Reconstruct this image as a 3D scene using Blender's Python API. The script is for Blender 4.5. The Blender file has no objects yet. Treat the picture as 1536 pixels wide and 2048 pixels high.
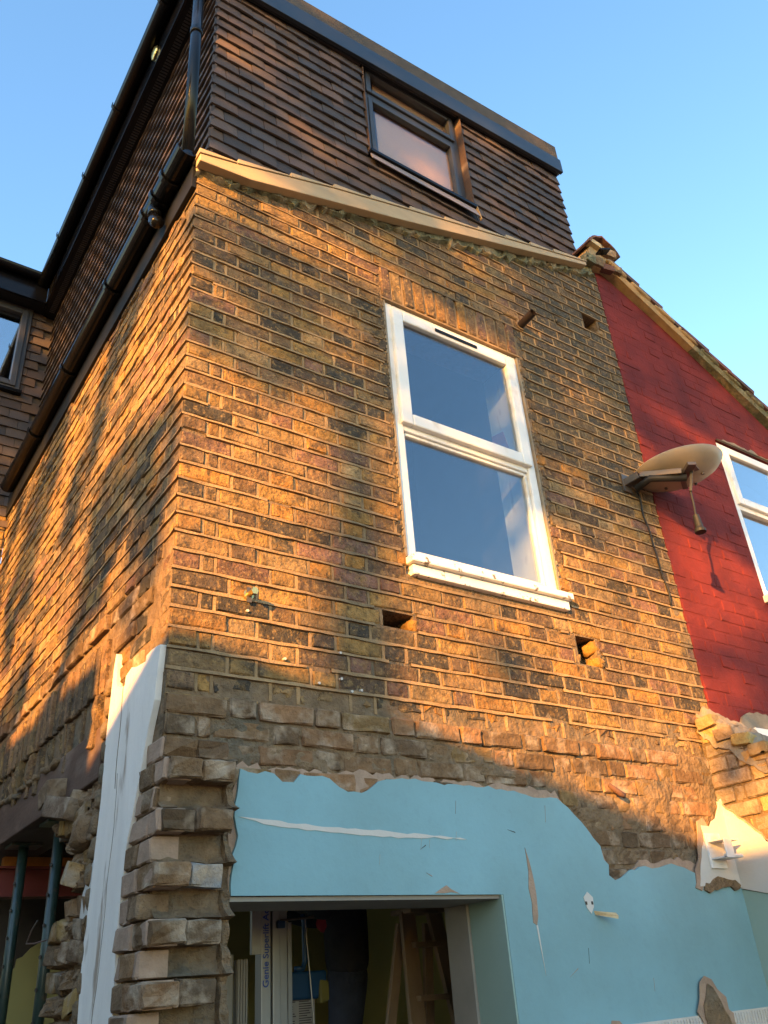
import bpy, math, random
from mathutils import Vector, Matrix, noise as mnoise
R = random.Random(7)
scene = bpy.context.scene
COL = scene.collection
rad = math.radians

# ------------------------------------------------------------------ camera, sky, sun, exposure
cam_d = bpy.data.cameras.new('camera'); cam = bpy.data.objects.new('camera', cam_d); COL.objects.link(cam)
CR = Vector((0.82491993, -0.56121763, -0.06739341)); CU = Vector((-0.22892452, -0.44071923, 0.86796321)); CF = Vector((0.51681783, 0.70057215, 0.49203455))
CC = Vector((-0.98015, -2.64232, 1.70125))
cam.matrix_world = Matrix(((CR.x, CU.x, -CF.x, CC.x), (CR.y, CU.y, -CF.y, CC.y), (CR.z, CU.z, -CF.z, CC.z), (0, 0, 0, 1)))
cam_d.sensor_fit = 'VERTICAL'; cam_d.sensor_height = 36.0; cam_d.lens = 1679.35 / 2048 * 36
cam_d.clip_start = 0.05; cam_d.clip_end = 3000
scene.camera = cam
SUN = Vector((0.843, 0.496, -0.208)).normalized()          # direction the light travels
elev = math.asin(-SUN.z); azim = math.atan2(-SUN.x, -SUN.y)  # compass angle from +y towards +x
w = bpy.data.worlds.new('World'); scene.world = w; w.use_nodes = True
nt = w.node_tree; nt.nodes.clear()
sky = nt.nodes.new('ShaderNodeTexSky'); sky.sky_type = 'NISHITA'; sky.sun_disc = False
sky.sun_elevation = elev; sky.sun_rotation = azim
sky.air_density = 1.0; sky.dust_density = 0.4; sky.ozone_density = 0.8; sky.altitude = 50
bgn = nt.nodes.new('ShaderNodeBackground'); bgn.inputs['Strength'].default_value = 0.15
won = nt.nodes.new('ShaderNodeOutputWorld')
hs = nt.nodes.new('ShaderNodeHueSaturation'); hs.inputs['Saturation'].default_value = 1.22; nt.links.new(sky.outputs[0], hs.inputs['Color']); nt.links.new(hs.outputs[0], bgn.inputs['Color']); nt.links.new(bgn.outputs[0], won.inputs['Surface'])
sl = bpy.data.lights.new('sun', 'SUN'); sl.energy = 5.0; sl.angle = rad(0.6); sl.color = (1.0, 0.455, 0.09)
so = bpy.data.objects.new('sun', sl); COL.objects.link(so)
so.rotation_euler = SUN.to_track_quat('-Z', 'Y').to_euler(); so.location = (-20, -12, 12)
scene.view_settings.view_transform = 'Standard'; scene.view_settings.look = 'None'
scene.view_settings.exposure = 2.12; scene.view_settings.gamma = 1.0; scene.view_settings.use_curve_mapping = False

# ------------------------------------------------------------------ helpers
def px(P):
    d = Vector(P) - CC
    z = d.dot(CF)
    if z < 0.05: return None
    return (768 + 1679.35 * d.dot(CR) / z, 1024 - 1679.35 * d.dot(CU) / z, z)
def vis_area(c, n, wid, hei):
    p = px(c)
    if p is None or not (-30 < p[0] < 1566 and -30 < p[1] < 2078): return 0.0
    d = Vector(c) - CC
    return max(0.0, -d.normalized().dot(Vector(n))) * wid * hei / (p[2] ** 2)
def lerp_pts(pts, x):
    if x <= pts[0][0]: return pts[0][1]
    for (a, b), (c, d) in zip(pts, pts[1:]):
        if x <= c: return b + (d - b) * (x - a) / (c - a)
    return pts[-1][1]
def nz(x, y, z=0.0): return mnoise.noise(Vector((x, y, z)))

def tag(o, label=None, cat=None, group=None, kind=None):
    if label: o['label'] = label
    if cat: o['category'] = cat
    if group: o['group'] = group
    if kind: o['kind'] = kind
    return o
def empty(name, loc=(0, 0, 0), rz=0.0, parent=None, label=None, cat=None, group=None):
    o = bpy.data.objects.new(name, None); COL.objects.link(o)
    o.location = loc; o.rotation_euler = (0, 0, rz); o.empty_display_size = 0.1
    if parent: o.parent = parent
    return tag(o, label, cat, group)

class MB:
    def __init__(s): s.v = []; s.f = []; s.t = []
    def add(s, vs, fs, tint=(1, 1, 1)):
        b = len(s.v); s.v += [tuple(p) for p in vs]; s.f += [tuple(i + b for i in f) for f in fs]; s.t += [tint] * len(vs); return s
    def box(s, a, b, tint=(1, 1, 1)):
        (x0, y0, z0), (x1, y1, z1) = a, b
        vs = [(x0, y0, z0), (x1, y0, z0), (x1, y1, z0), (x0, y1, z0), (x0, y0, z1), (x1, y0, z1), (x1, y1, z1), (x0, y1, z1)]
        return s.add(vs, [(0, 3, 2, 1), (4, 5, 6, 7), (0, 1, 5, 4), (1, 2, 6, 5), (2, 3, 7, 6), (3, 0, 4, 7)], tint)
    def bar(s, p, q, wx, wy, up=(0, 0, 1)):
        p, q = Vector(p), Vector(q); d = (q - p).normalized(); u = Vector(up)
        if abs(d.dot(u)) > 0.98: u = Vector((0, 1, 0))
        a = d.cross(u).normalized() * wx / 2; b = a.cross(d).normalized() * wy / 2
        vs = [p - a - b, p + a - b, p + a + b, p - a + b, q - a - b, q + a - b, q + a + b, q - a + b]
        return s.add(vs, [(0, 3, 2, 1), (4, 5, 6, 7), (0, 1, 5, 4), (1, 2, 6, 5), (2, 3, 7, 6), (3, 0, 4, 7)])
    def tube(s, pts, r, n=12, cap=True, rs=None):
        pts = [Vector(p) for p in pts]; b = len(s.v); prev = None; vs = []; fs = []
        for i, p in enumerate(pts):
            d = (pts[min(i + 1, len(pts) - 1)] - pts[max(i - 1, 0)]).normalized()
            if prev is None:
                u = Vector((0, 0, 1)) if abs(d.z) < 0.9 else Vector((1, 0, 0)); a = d.cross(u).normalized()
            else: a = (prev - d * prev.dot(d)).normalized()
            prev = a; c = d.cross(a); rr = rs[i] if rs else r
            vs += [p + (a * math.cos(2 * math.pi * k / n) + c * math.sin(2 * math.pi * k / n)) * rr for k in range(n)]
        for i in range(len(pts) - 1):
            for k in range(n): fs.append((i * n + k, i * n + (k + 1) % n, (i + 1) * n + (k + 1) % n, (i + 1) * n + k))
        if cap: fs += [tuple(range(n - 1, -1, -1)), tuple((len(pts) - 1) * n + k for k in range(n))]
        return s.add(vs, fs)
    def prism(s, poly, fn, t):
        """poly: list of (a,b); fn(a,b,d)->xyz ; thickness from d=0 (front) to d=t"""
        n = len(poly); vs = [fn(a, b, 0) for a, b in poly] + [fn(a, b, t) for a, b in poly]
        return s.add(vs, [tuple(range(n)), tuple(range(2 * n - 1, n - 1, -1))] + [(i, i + n, (i + 1) % n + n, (i + 1) % n) for i in range(n)])
    def build(s, name, mat, parent=None, smooth=False, bevel=0.0, label=None, kind=None):
        me = bpy.data.meshes.new(name); me.from_pydata(s.v, [], s.f); me.validate(); me.update()
        if any(t != (1, 1, 1) for t in s.t):
            at = me.attributes.new('tint', 'FLOAT_COLOR', 'POINT')
            at.data.foreach_set('color', [c for t in s.t for c in (t[0], t[1], t[2], 1.0)])
        me.materials.append(mat)
        if smooth: me.polygons.foreach_set('use_smooth', [True] * len(me.polygons))
        o = bpy.data.objects.new(name, me); COL.objects.link(o)
        if parent: o.parent = parent
        if bevel:
            m = o.modifiers.new('bevel', 'BEVEL'); m.width = bevel; m.segments = 2; m.limit_method = 'ANGLE'; m.angle_limit = rad(40)
        return tag(o, label, kind=kind)

# front wall mapping (a=x, b=z, d into wall) / left wall mapping (a=y, b=z, d into wall)
def FW(a, b, d): return (a, d, b)
def LW(a, b, d): return (d, a, b)

# ------------------------------------------------------------------ materials
MATS = {}
def mat(name, col, rough=0.8, var=0.12, vscale=6.0, bump=0.0, bscale=60.0, spec=0.3, metal=0.0, col2=None, c2scale=3.0, c2thr=0.55, c2soft=0.1, tint=False, pits=0.0, pitcol=(0.03, 0.025, 0.02), stretch=None, coat=0.0, mottle=False):
    m = bpy.data.materials.new(name); m.use_nodes = True; n = m.node_tree.nodes; L = m.node_tree.links
    b = n['Principled BSDF']; b.inputs['Roughness'].default_value = rough; b.inputs['Metallic'].default_value = metal
    b.inputs['Specular IOR Level'].default_value = spec
    if coat: b.inputs['Coat Weight'].default_value = coat
    g = n.new('ShaderNodeNewGeometry'); pos = g.outputs['Position']
    if stretch:
        mp = n.new('ShaderNodeMapping'); mp.inputs['Scale'].default_value = stretch; L.new(pos, mp.inputs['Vector']); pos = mp.outputs[0]
    def noise(sc, det=4.0, ro=0.55):
        t = n.new('ShaderNodeTexNoise'); t.inputs['Scale'].default_value = sc; t.inputs['Detail'].default_value = det; t.inputs['Roughness'].default_value = ro
        L.new(pos, t.inputs['Vector']); return t.outputs['Fac']
    def mix(fac, a, bb, mode='MIX'):
        x = n.new('ShaderNodeMix'); x.data_type = 'RGBA'; x.blend_type = mode
        for sock, val in ((x.inputs[0], fac), (x.inputs[6], a), (x.inputs[7], bb)):
            if hasattr(val, 'links'): L.new(val, sock)
            elif isinstance(val, (int, float)): sock.default_value = val
            else: sock.default_value = (*val, 1)
        return x.outputs[2]
    def rng(v, a, bb, c, d):
        r = n.new('ShaderNodeMapRange'); r.inputs[1].default_value = a; r.inputs[2].default_value = bb; r.inputs[3].default_value = c; r.inputs[4].default_value = d
        L.new(v, r.inputs[0]); return r.outputs[0]
    if tint:
        oi = n.new('ShaderNodeObjectInfo'); at = n.new('ShaderNodeAttribute'); at.attribute_name = 'tint'
        base = mix(1.0, oi.outputs['Color'], at.outputs['Color'], 'MULTIPLY')
    else:
        rgb = n.new('ShaderNodeRGB'); rgb.outputs[0].default_value = (*col, 1); base = rgb.outputs[0]
    if col2: base = mix(rng(noise(c2scale, 5), c2thr - c2soft, c2thr + c2soft, 0, 1), base, col2)
    if mottle:
        base = mix(rng(noise(13, 5, 0.65), 0.54, 0.66, 0, 0.55), base, (0.34, 0.19, 0.058))
        base = mix(rng(noise(10.3, 5, 0.7), 0.51, 0.64, 0, 0.82), base, (0.060, 0.048, 0.037))
        base = mix(rng(noise(1.15, 4, 0.6), 0.50, 0.66, 0, 0.72), base, (0.060, 0.052, 0.040))
    if var:
        k = rng(noise(vscale, 6, 0.6), 0.25, 0.75, 1 - var, 1 + var)
        cmb = n.new('ShaderNodeCombineColor'); [L.new(k, cmb.inputs[i]) for i in range(3)]
        base = mix(1.0, base, cmb.outputs[0], 'MULTIPLY')
    if pits:
        base = mix(rng(noise(95, 3, 0.7), 0.60, 0.68, 0, pits), base, pitcol)
        base = mix(rng(noise(26, 4, 0.65), 0.55, 0.68, 0, pits * 0.8), base, pitcol)
        if mottle: base = mix(rng(noise(42, 4, 0.7), 0.53, 0.66, 0, 0.55), base, (0.36, 0.235, 0.10))
    L.new(base, b.inputs['Base Color'])
    if bump:
        bp = n.new('ShaderNodeBump'); bp.inputs['Strength'].default_value = 1.0; bp.inputs['Distance'].default_value = bump
        t = n.new('ShaderNodeTexNoise'); t.inputs['Scale'].default_value = bscale; t.inputs['Detail'].default_value = 5; t.inputs['Roughness'].default_value = 0.6
        L.new(pos, t.inputs['Vector']); L.new(t.outputs['Fac'], bp.inputs['Height']); L.new(bp.outputs[0], b.inputs['Normal'])
    MATS[name] = m
    return m
M_BRICK = mat('stock brick', (1, 1, 1), 0.93, 0.42, 17, 0.013, 48, 0.15, tint=True, pits=0.9, mottle=True)
M_RUB = mat('dusty broken brick', (1, 1, 1), 0.95, 0.30, 20, 0.012, 45, 0.1, tint=True, pits=0.25, col2=(0.36, 0.28, 0.20), c2scale=9, c2thr=0.60)
M_MORT = mat('lime mortar', (0.315, 0.205, 0.105), 0.95, 0.30, 14, 0.006, 90, 0.1, col2=(0.10, 0.08, 0.055), c2scale=1.7, c2thr=0.57, c2soft=0.16)
M_RMORT = mat('old rough mortar', (0.19, 0.13, 0.078), 0.97, 0.35, 16, 0.02, 40, 0.1, col2=(0.13, 0.11, 0.08), c2scale=5, c2thr=0.58)
M_RUBC = mat('crumbling brick and mortar', (0.185, 0.120, 0.070), 0.97, 0.4, 13, 0.012, 60, 0.1, col2=(0.25, 0.175, 0.11), c2scale=8, c2thr=0.55, pits=0.45)
M_MOSS_SHADE = mat('mossy and shaded verge mortar', (0.16, 0.15, 0.09), 0.97, 0.4, 14, 0.02, 40, 0.1, col2=(0.32, 0.24, 0.15), c2scale=7, c2thr=0.58)  # moss on the house verge, painted shade on the red house verge
M_RED = mat('red masonry paint', (0.150, 0.022, 0.019), 0.85, 0.2, 5, 0.004, 50, 0.15, col2=(0.098, 0.017, 0.018), c2scale=2.6, c2thr=0.56, c2soft=0.12, pits=0.3, pitcol=(0.08, 0.02, 0.02))
M_TILE = mat('clay tile', (1, 1, 1), 0.75, 0.14, 9, 0.003, 70, 0.3, tint=True, pits=0.08)
M_BLACK = mat('black plastic', (0.0045, 0.005, 0.0065), 0.20, 0.1, 5, 0, 0, 0.2)
M_SOFFIT = mat('black soffit board', (0.008, 0.008, 0.009), 0.6, 0.15, 6, 0, 0, 0.2)
M_ANTH = mat('anthracite window frame', (0.035, 0.037, 0.042), 0.42, 0.1, 5, 0, 0, 0.5)
M_FASC = mat('dark blue grey fascia', (0.017, 0.023, 0.034), 0.38, 0.1, 5, 0, 0, 0.5)
M_COPE = mat('felt roof edge', (0.075, 0.062, 0.05), 0.95, 0.25, 8, 0.004, 120)
M_UPVC = mat('white plastic frame', (0.66, 0.65, 0.63), 0.38, 0.08, 4, 0, 0, 0.45, col2=(0.45, 0.40, 0.33), c2scale=7, c2thr=0.66)
M_SILL = mat('dirty white sill', (0.78, 0.75, 0.71), 0.5, 0.08, 9, 0.001, 60, 0.4, col2=(0.14, 0.11, 0.09), c2scale=30, c2thr=0.63, c2soft=0.03)
M_CREAM = mat('cream verge board', (0.37, 0.27, 0.155), 0.6, 0.12, 4, 0.0015, 40, 0.3, stretch=(1, 1, 6))
M_TEAL = mat('light blue painted plaster', (0.190, 0.345, 0.390), 0.62, 0.06, 2.5, 0.002, 16, 0.3, col2=(0.165, 0.285, 0.305), c2scale=1.5, c2thr=0.53, c2soft=0.16, pits=0.10, pitcol=(0.12, 0.17, 0.17))
M_TEALG = mat('turquoise painted plaster', (0.235, 0.33, 0.29), 0.62, 0.06, 3, 0.0012, 25, 0.35)
M_PINK = mat('pink undercoat plaster', (0.33, 0.23, 0.165), 0.93, 0.2, 18, 0.006, 50, 0.1, col2=(0.28, 0.20, 0.14), c2scale=14, c2thr=0.6)
M_WPLA = mat('white painted plaster', (0.70, 0.655, 0.595), 0.8, 0.09, 5, 0.004, 30, 0.2, col2=(0.34, 0.27, 0.21), c2scale=7, c2thr=0.655, c2soft=0.04, stretch=(1.6, 1.6, 0.35))
M_WPLA2 = mat('clean white plaster', (0.50, 0.47, 0.43), 0.75, 0.05, 5, 0.002, 30, 0.2)
M_CEM = mat('cement render', (0.235, 0.195, 0.145), 0.95, 0.2, 10, 0.008, 50, 0.1)
M_BEAM = mat('rusty brown beam', (0.085, 0.050, 0.034), 0.75, 0.35, 8, 0.003, 60, 0.3, col2=(0.17, 0.12, 0.09), c2scale=6, c2thr=0.63, stretch=(1, 0.4, 1))
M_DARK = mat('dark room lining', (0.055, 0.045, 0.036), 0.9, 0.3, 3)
M_YEL = mat('yellow green wall paint', (0.36, 0.32, 0.12), 0.8, 0.1, 3, 0.001, 40)
M_STEELR = mat('red oxide steel', (0.17, 0.035, 0.028), 0.6, 0.2, 6)
M_GREEN = mat('dark green prop paint', (0.020, 0.040, 0.032), 0.38, 0.3, 9, 0, 0, 0.5, col2=(0.10, 0.07, 0.05), c2scale=22, c2thr=0.68)
M_ALU = mat('worn aluminium', (0.25, 0.26, 0.275), 0.38, 0.1, 6, 0, 0, 0.5, metal=0.35)
M_BLUEP = mat('blue print', (0.03, 0.07, 0.30), 0.5, 0, 1)
M_BLUE = mat('blue tool paint', (0.008, 0.04, 0.10), 0.4, 0.1, 6)
M_WOOD = mat('weathered ladder wood', (0.33, 0.235, 0.155), 0.8, 0.3, 7, 0.002, 50, stretch=(1, 1, 0.25))
M_SUNLIT = mat('orange painted sunlight', (0.55, 0.22, 0.05), 0.8, 0.3, 12, 0.003, 50)  # orange stands in for sun on brick
M_PALEW = mat('pale broken timber', (0.50, 0.36, 0.19), 0.85, 0.25, 25, 0.004, 60)
M_DISH = mat('beige dish paint', (0.27, 0.21, 0.15), 0.5, 0.12, 5, 0.0006, 60, 0.4)
M_GALV = mat('galvanised bracket', (0.075, 0.066, 0.06), 0.5, 0.25, 9, 0, 0, 0.5, metal=0.3, col2=(0.13, 0.06, 0.035), c2scale=12, c2thr=0.62)
M_RUBB = mat('black rubber', (0.013, 0.014, 0.015), 0.6, 0.1, 5)
M_BRASS = mat('brass fitting', (0.55, 0.42, 0.16), 0.28, 0.15, 8, 0, 0, 0.5, metal=0.9)
M_PIPE = mat('brown stained pipe', (0.030, 0.020, 0.017), 0.45, 0.2, 12)
M_LEAD = mat('lead flashing', (0.20, 0.175, 0.18), 0.55, 0.15, 9, 0.002, 30)
M_ROOF = mat('old roof tile', (0.16, 0.075, 0.055), 0.9, 0.3, 10, 0.006, 60, tint=False, col2=(0.05, 0.045, 0.04), c2scale=5, c2thr=0.55)
M_UNDER = mat('sandy and sunlit verge mortar', (0.36, 0.24, 0.12), 0.9, 0.2, 12, 0.008, 45)
M_PEACHGLOW = mat('peach window glow', (0.74, 0.42, 0.25), 0.9, 0.05, 2)  # peach colour stands in for the glow reflected in the pane
M_CLOTHD = mat('dark work clothing', (0.020, 0.022, 0.028), 0.9, 0.3, 14, 0.004, 40)
M_JEAN = mat('dark blue jeans', (0.030, 0.036, 0.055), 0.9, 0.25, 14, 0.004, 40)
M_CLOTHR = mat('dark red fleece', (0.20, 0.012, 0.022), 0.9, 0.2, 14)
M_SKIN = mat('skin', (0.42, 0.25, 0.18), 0.6, 0.08, 8)
M_HAIR = mat('dark hair', (0.02, 0.015, 0.012), 0.7, 0.2, 40)
M_YTAPE = mat('yellow plastic', (0.12, 0.105, 0.025), 0.5, 0.1, 5)
M_PAPER = mat('printed sheet', (0.22, 0.21, 0.20), 0.8, 0.05, 4)
M_INK = mat('printed ink', (0.05, 0.045, 0.05), 0.8, 0, 1)
M_DIMW = mat('dimmed white gloss', (0.24, 0.22, 0.19), 0.7, 0.15, 5)  # white darkened in its colour for the dim interior
M_ADH = mat('grey tile adhesive', (0.50, 0.47, 0.43), 0.9, 0.15, 9, 0.004, 60)
M_BARK = mat('shade tree bark', (0.09, 0.065, 0.045), 0.95, 0.3, 8, 0.02, 20)
M_LEAF = mat('leaf', (0.06, 0.09, 0.03), 0.7, 0.3, 5)
M_GROUND = mat('bare earth and rubble', (0.17, 0.13, 0.095), 0.97, 0.3, 2.0, 0.05, 6)
M_CLOUDW = mat('curtain pink', (0.48, 0.16, 0.17), 0.9, 0.1, 4)

def glass_mat(name, refl, tintc, rough=0.02, wob=0.0):
    m = bpy.data.materials.new(name); m.use_nodes = True; n = m.node_tree.nodes; L = m.node_tree.links; n.clear()
    out = n.new('ShaderNodeOutputMaterial'); gl = n.new('ShaderNodeBsdfGlossy'); gl.inputs['Roughness'].default_value = rough
    tr = n.new('ShaderNodeBsdfTransparent'); tr.inputs['Color'].default_value = (*tintc, 1)
    mx = n.new('ShaderNodeMixShader'); fr = n.new('ShaderNodeMath'); fr.operation = 'POWER'; fr.inputs[1].default_value = 4.0; lw = n.new('ShaderNodeLayerWeight'); lw.inputs[0].default_value = 0.5; L.new(lw.outputs['Facing'], fr.inputs[0])
    ad = n.new('ShaderNodeMath'); ad.operation = 'ADD'; ad.inputs[1].default_value = refl; ad.use_clamp = True
    L.new(fr.outputs[0], ad.inputs[0]); L.new(ad.outputs[0], mx.inputs[0]); L.new(tr.outputs[0], mx.inputs[1]); L.new(gl.outputs[0], mx.inputs[2])
    L.new(mx.outputs[0], out.inputs['Surface'])
    if wob:
        bp = n.new('ShaderNodeBump'); bp.inputs['Distance'].default_value = wob; t = n.new('ShaderNodeTexNoise'); t.inputs['Scale'].default_value = 3
        L.new(t.outputs['Fac'], bp.inputs['Height']); L.new(bp.outputs[0], gl.inputs['Normal'])
    return m
M_GLASS = glass_mat('window glass', 0.17, (0.80, 0.86, 0.92))
M_GLASS2 = glass_mat('attic window glass', 0.06, (0.85, 0.88, 0.9))
M_GLASS3 = glass_mat('neighbour glass', 0.45, (0.6, 0.7, 0.8))

# ------------------------------------------------------------------ brick pieces
def brick_geo(Lx, h, D, rng, nx=5, nzz=2, nd=1, amp=0.003, edge=0.004, chip=0.0):
    """local: x along, z up, front face at y=0, body to y=D"""
    vs = []; idx = {}; e = .0075
    nx = max(nx, 3); nzz = max(nzz, 3)
    xsq = [-Lx / 2, -Lx / 2 + e] + [-Lx / 2 + e + (Lx - 2 * e) * (i + rng.uniform(-.2, .2)) / (nx - 2) for i in range(1, nx - 2)] + [Lx / 2 - e, Lx / 2]
    zsq = [-h / 2, -h / 2 + e] + [-h / 2 + e + (h - 2 * e) * (i + rng.uniform(-.2, .2)) / (nzz - 2) for i in range(1, nzz - 2)] + [h / 2 - e, h / 2]
    for j in range(nzz + 1):
        for i in range(nx + 1):
            bx = i in (0, nx); bz = j in (0, nzz); x = xsq[i]; z = zsq[j]
            y = rng.gauss(0, amp)
            if bx or bz: y = abs(rng.gauss(edge, edge * 0.5))
            if bx and bz: y += edge * 0.8; x -= math.copysign(rng.uniform(0, 0.006), x); z -= math.copysign(rng.uniform(0, 0.005), z)
            elif bx: x -= math.copysign(rng.uniform(-0.001, 0.004), x)
            elif bz: z -= math.copysign(rng.uniform(-0.001, 0.0045), z)
            if chip and j <= 1: y += rng.uniform(0.1, 1) * chip * (1 if j == 0 else .6); z += rng.uniform(0, 0.30) * h
            elif chip and not bz: y += rng.uniform(0, 0.25) * chip
            idx[i, j] = len(vs); vs.append((x, y, z))
    fs = [(idx[i, j], idx[i + 1, j], idx[i + 1, j + 1], idx[i, j + 1]) for i in range(nx) for j in range(nzz)]
    per = [idx[i, 0] for i in range(nx)] + [idx[nx, j] for j in range(nzz)] + [idx[i, nzz] for i in range(nx, 0, -1)] + [idx[0, j] for j in range(nzz, 0, -1)]
    prev = per
    for k in range(1, nd + 1):
        cur = []
        for p in per:
            x, y, z = vs[p]; cur.append(len(vs))
            q = amp if nd > 1 and k < nd else 0
            vs.append((x + rng.gauss(0, q * 0.7), D * k / nd, z + rng.gauss(0, q * 0.7)))
        n = len(per)
        fs += [(prev[i], cur[i], cur[(i + 1) % n], prev[(i + 1) % n]) for i in range(n)]
        prev = cur
    fs.append(tuple(prev))
    return vs, fs
GEO = {}; MESH = {}
def geo(key):
    if key not in GEO:
        kind, var = key; rng = random.Random(hash(kind) % 1000 * 31 + var if False else (sum(ord(c) for c in kind) * 131 + var))
        dims = {'S': (.2176, .065, .03, 4, 3, 1, .0022, .0045, 0), 'H': (.1036, .065, .03, 3, 3, 1, .0022, .0045, 0), 'Q': (.046, .065, .03, 3, 3, 1, .002, .004, 0),
                'CS': (.2176, .066, .1045, 4, 3, 2, .0022, .0045, 0), 'CH': (.1036, .066, .2176, 3, 3, 4, .0022, .0045, 0),
                'SC': (.2176, .066, .06, 7, 4, 1, .004, .005, .05), 'HC': (.1036, .066, .06, 5, 4, 1, .004, .005, .05),
                'SR': (.219, .069, .05, 5, 4, 1, .0026, .007, 0), 'HR': (.105, .069, .05, 4, 4, 1, .0026, .007, 0),
                'A': (.2215, .0635, .03, 4, 3, 1, .0022, .004, 0), 'AR': (.215, .068, .05, 6, 4, 1, .006, .008, .03),
                'T': (.112, .069, .16, 4, 4, 3, .004, .007, 0), 'TR': (.114, .070, .10, 4, 4, 1, .006, .007, 0),
                'PS': (.2236, .0705, .02, 4, 3, 1, .0012, .0022, 0), 'PH': (.1092, .0705, .02, 3, 3, 1, .0012, .0022, 0), 'PQ': (.05, .0705, .02, 3, 3, 1, .001, .002, 0)}[kind]
        L_, h, D, nx, nzz, nd, amp, edge, chip = dims
        GEO[key] = brick_geo(L_, h, D, rng, nx, nzz, nd, amp, edge, chip)
    return GEO[key]
def mesh_of(key, m):
    k2 = (key, m.name)
    if k2 not in MESH:
        vs, fs = geo(key); me = bpy.data.meshes.new('brick'); me.from_pydata(vs, [], fs); me.update()
        at = me.attributes.new('tint', 'FLOAT_COLOR', 'POINT'); at.data.foreach_set('color', [1.0] * (4 * len(vs)))
        me.materials.append(m); MESH[k2] = me
    return MESH[k2]
class Pieces:
    """countable laid pieces: the n that show largest become objects, the rest one joined part per parent"""
    def __init__(s, name, restname, m): s.name, s.rest, s.m, s.items = name, restname, m, []
    def add(s, key, loc, rot, color, parent, normal, wid=.2, hei=.065, scale=(1, 1, 1)):
        mw = Matrix.Translation(loc) @ rot.to_4x4() @ Matrix.Diagonal((*scale, 1))
        s.items.append((vis_area(loc, normal, wid, hei), key, mw, color, parent))
    def finish(s, n):
        s.items.sort(key=lambda t: -t[0]); rest = {}
        for i, (a, key, mw, c, par) in enumerate(s.items):
            if i < n and a > 0:
                o = bpy.data.objects.new(s.name, mesh_of(key, s.m)); COL.objects.link(o); o.matrix_world = mw; o.color = (*c, 1)
                o.parent = par
            else:
                mb = rest.setdefault(par.name, (par, MB()))[1]; vs, fs = geo(key)
                mb.add([mw @ Vector(v) for v in vs], fs, tuple(c))
        for par, mb in rest.values():
            mb.build(s.rest, s.m, par, kind='stuff')
ROT_F = Matrix.Identity(3); ROT_L = Matrix.Rotation(rad(-90), 3, 'Z')
ROT_FV = Matrix.Rotation(rad(90), 3, 'Y'); ROT_LV = ROT_L @ ROT_FV
PAL = [((.27, .155, .052), 6), ((.235, .142, .064), 5), ((.165, .098, .052), 5), ((.175, .093, .066), 3), ((.29, .145, .042), 4), ((.105, .068, .044), 5), ((.052, .043, .034), 5), ((.28, .185, .09), 2)]
def brickcol(rng, soot=0.0):
    tot = sum(w for _, w in PAL); t = rng.uniform(0, tot)
    for c, w_ in PAL:
        t -= w_
        if t <= 0: break
    k = rng.uniform(.82, 1.15)
    c = [min(.5, x * k) for x in c]
    s = min(1, max(0, soot + rng.gauss(0, .18)))
    d = (.065, .060, .048)
    return tuple(x * (1 - s * .85) + y * s * .85 for x, y in zip(c, d))
def rubcol(rng):
    c = rng.choice([(.21, .155, .105), (.25, .18, .12), (.17, .13, .095), (.28, .19, .125), (.15, .12, .09), (.24, .18, .10)])
    k = rng.uniform(.8, 1.15); return (c[0] * k * .80, c[1] * k * .67, c[2] * k * .54)

# ================================================================== the house
HOUSE = empty('brick_house', (0, 0, 0), label='yellow stock brick house with brown tile hung loft and torn off ground floor extension', cat='house')
Z0 = 5.06; CO = .0762; W = 3.03; SL = 3.65
RAKE = [(0, 5.215), (.456, 5.30), (1.098, 5.487), (2.05, 5.735), (2.97, 6.06), (3.03, 6.09)]
TEALTOP = [(.24, 2.38), (.72, 2.345), (.866, 2.38), (1.747, 2.385), (1.80, 2.345), (1.955, 2.17), (2.0, 2.06), (2.2, 2.09), (2.4, 2.105), (2.61, 2.08), (2.9, 2.03)]
WX0, WX1, WZ0, WZ1 = 1.07, 2.04, 3.275, 4.905
HOLES = [(.925, 1.085, 3.006, 3.078), (2.085, 2.225, 3.006, 3.152), (2.765, 2.905, 5.452, 5.588)]

def grid_solid(mb, xs, zs, solid, fn, d0, d1):
    nx, nzz = len(xs) - 1, len(zs) - 1
    S = lambda i, j: 0 <= i < nx and 0 <= j < nzz and solid((xs[i] + xs[i + 1]) / 2, (zs[j] + zs[j + 1]) / 2)
    for i in range(nx):
        for j in range(nzz):
            if not S(i, j): continue
            a, b, c, d = xs[i], xs[i + 1], zs[j], zs[j + 1]
            q = lambda P: mb.add(P, [(0, 1, 2, 3)])
            q([fn(a, c, d0), fn(b, c, d0), fn(b, d, d0), fn(a, d, d0)]); q([fn(a, c, d1), fn(a, d, d1), fn(b, d, d1), fn(b, c, d1)])
            if not S(i - 1, j): q([fn(a, c, d0), fn(a, d, d0), fn(a, d, d1), fn(a, c, d1)])
            if not S(i + 1, j): q([fn(b, c, d0), fn(b, c, d1), fn(b, d, d1), fn(b, d, d0)])
            if not S(i, j - 1): q([fn(a, c, d0), fn(a, c, d1), fn(b, c, d1), fn(b, c, d0)])
            if not S(i, j + 1): q([fn(a, d, d0), fn(b, d, d0), fn(b, d, d1), fn(a, d, d1)])
# --- rear wall core
def rear_solid(x, z):
    if WX0 < x < WX1 and WZ0 < z < WZ1: return False
    if .245 < x < 1.37 and z < 1.98: return False
    return not any(a < x < b and c < z < d for a, b, c, d in HOLES)
mb = MB()
xs = sorted({.006, .245, 1.37, WX0, WX1, W} | {v for h in HOLES for v in h[:2]}); zs = sorted({0, 1.98, WZ0, WZ1, 5.2} | {v for h in HOLES[:2] for v in h[2:]})
grid_solid(mb, xs, zs, rear_solid, FW, .007, .30)
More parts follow.
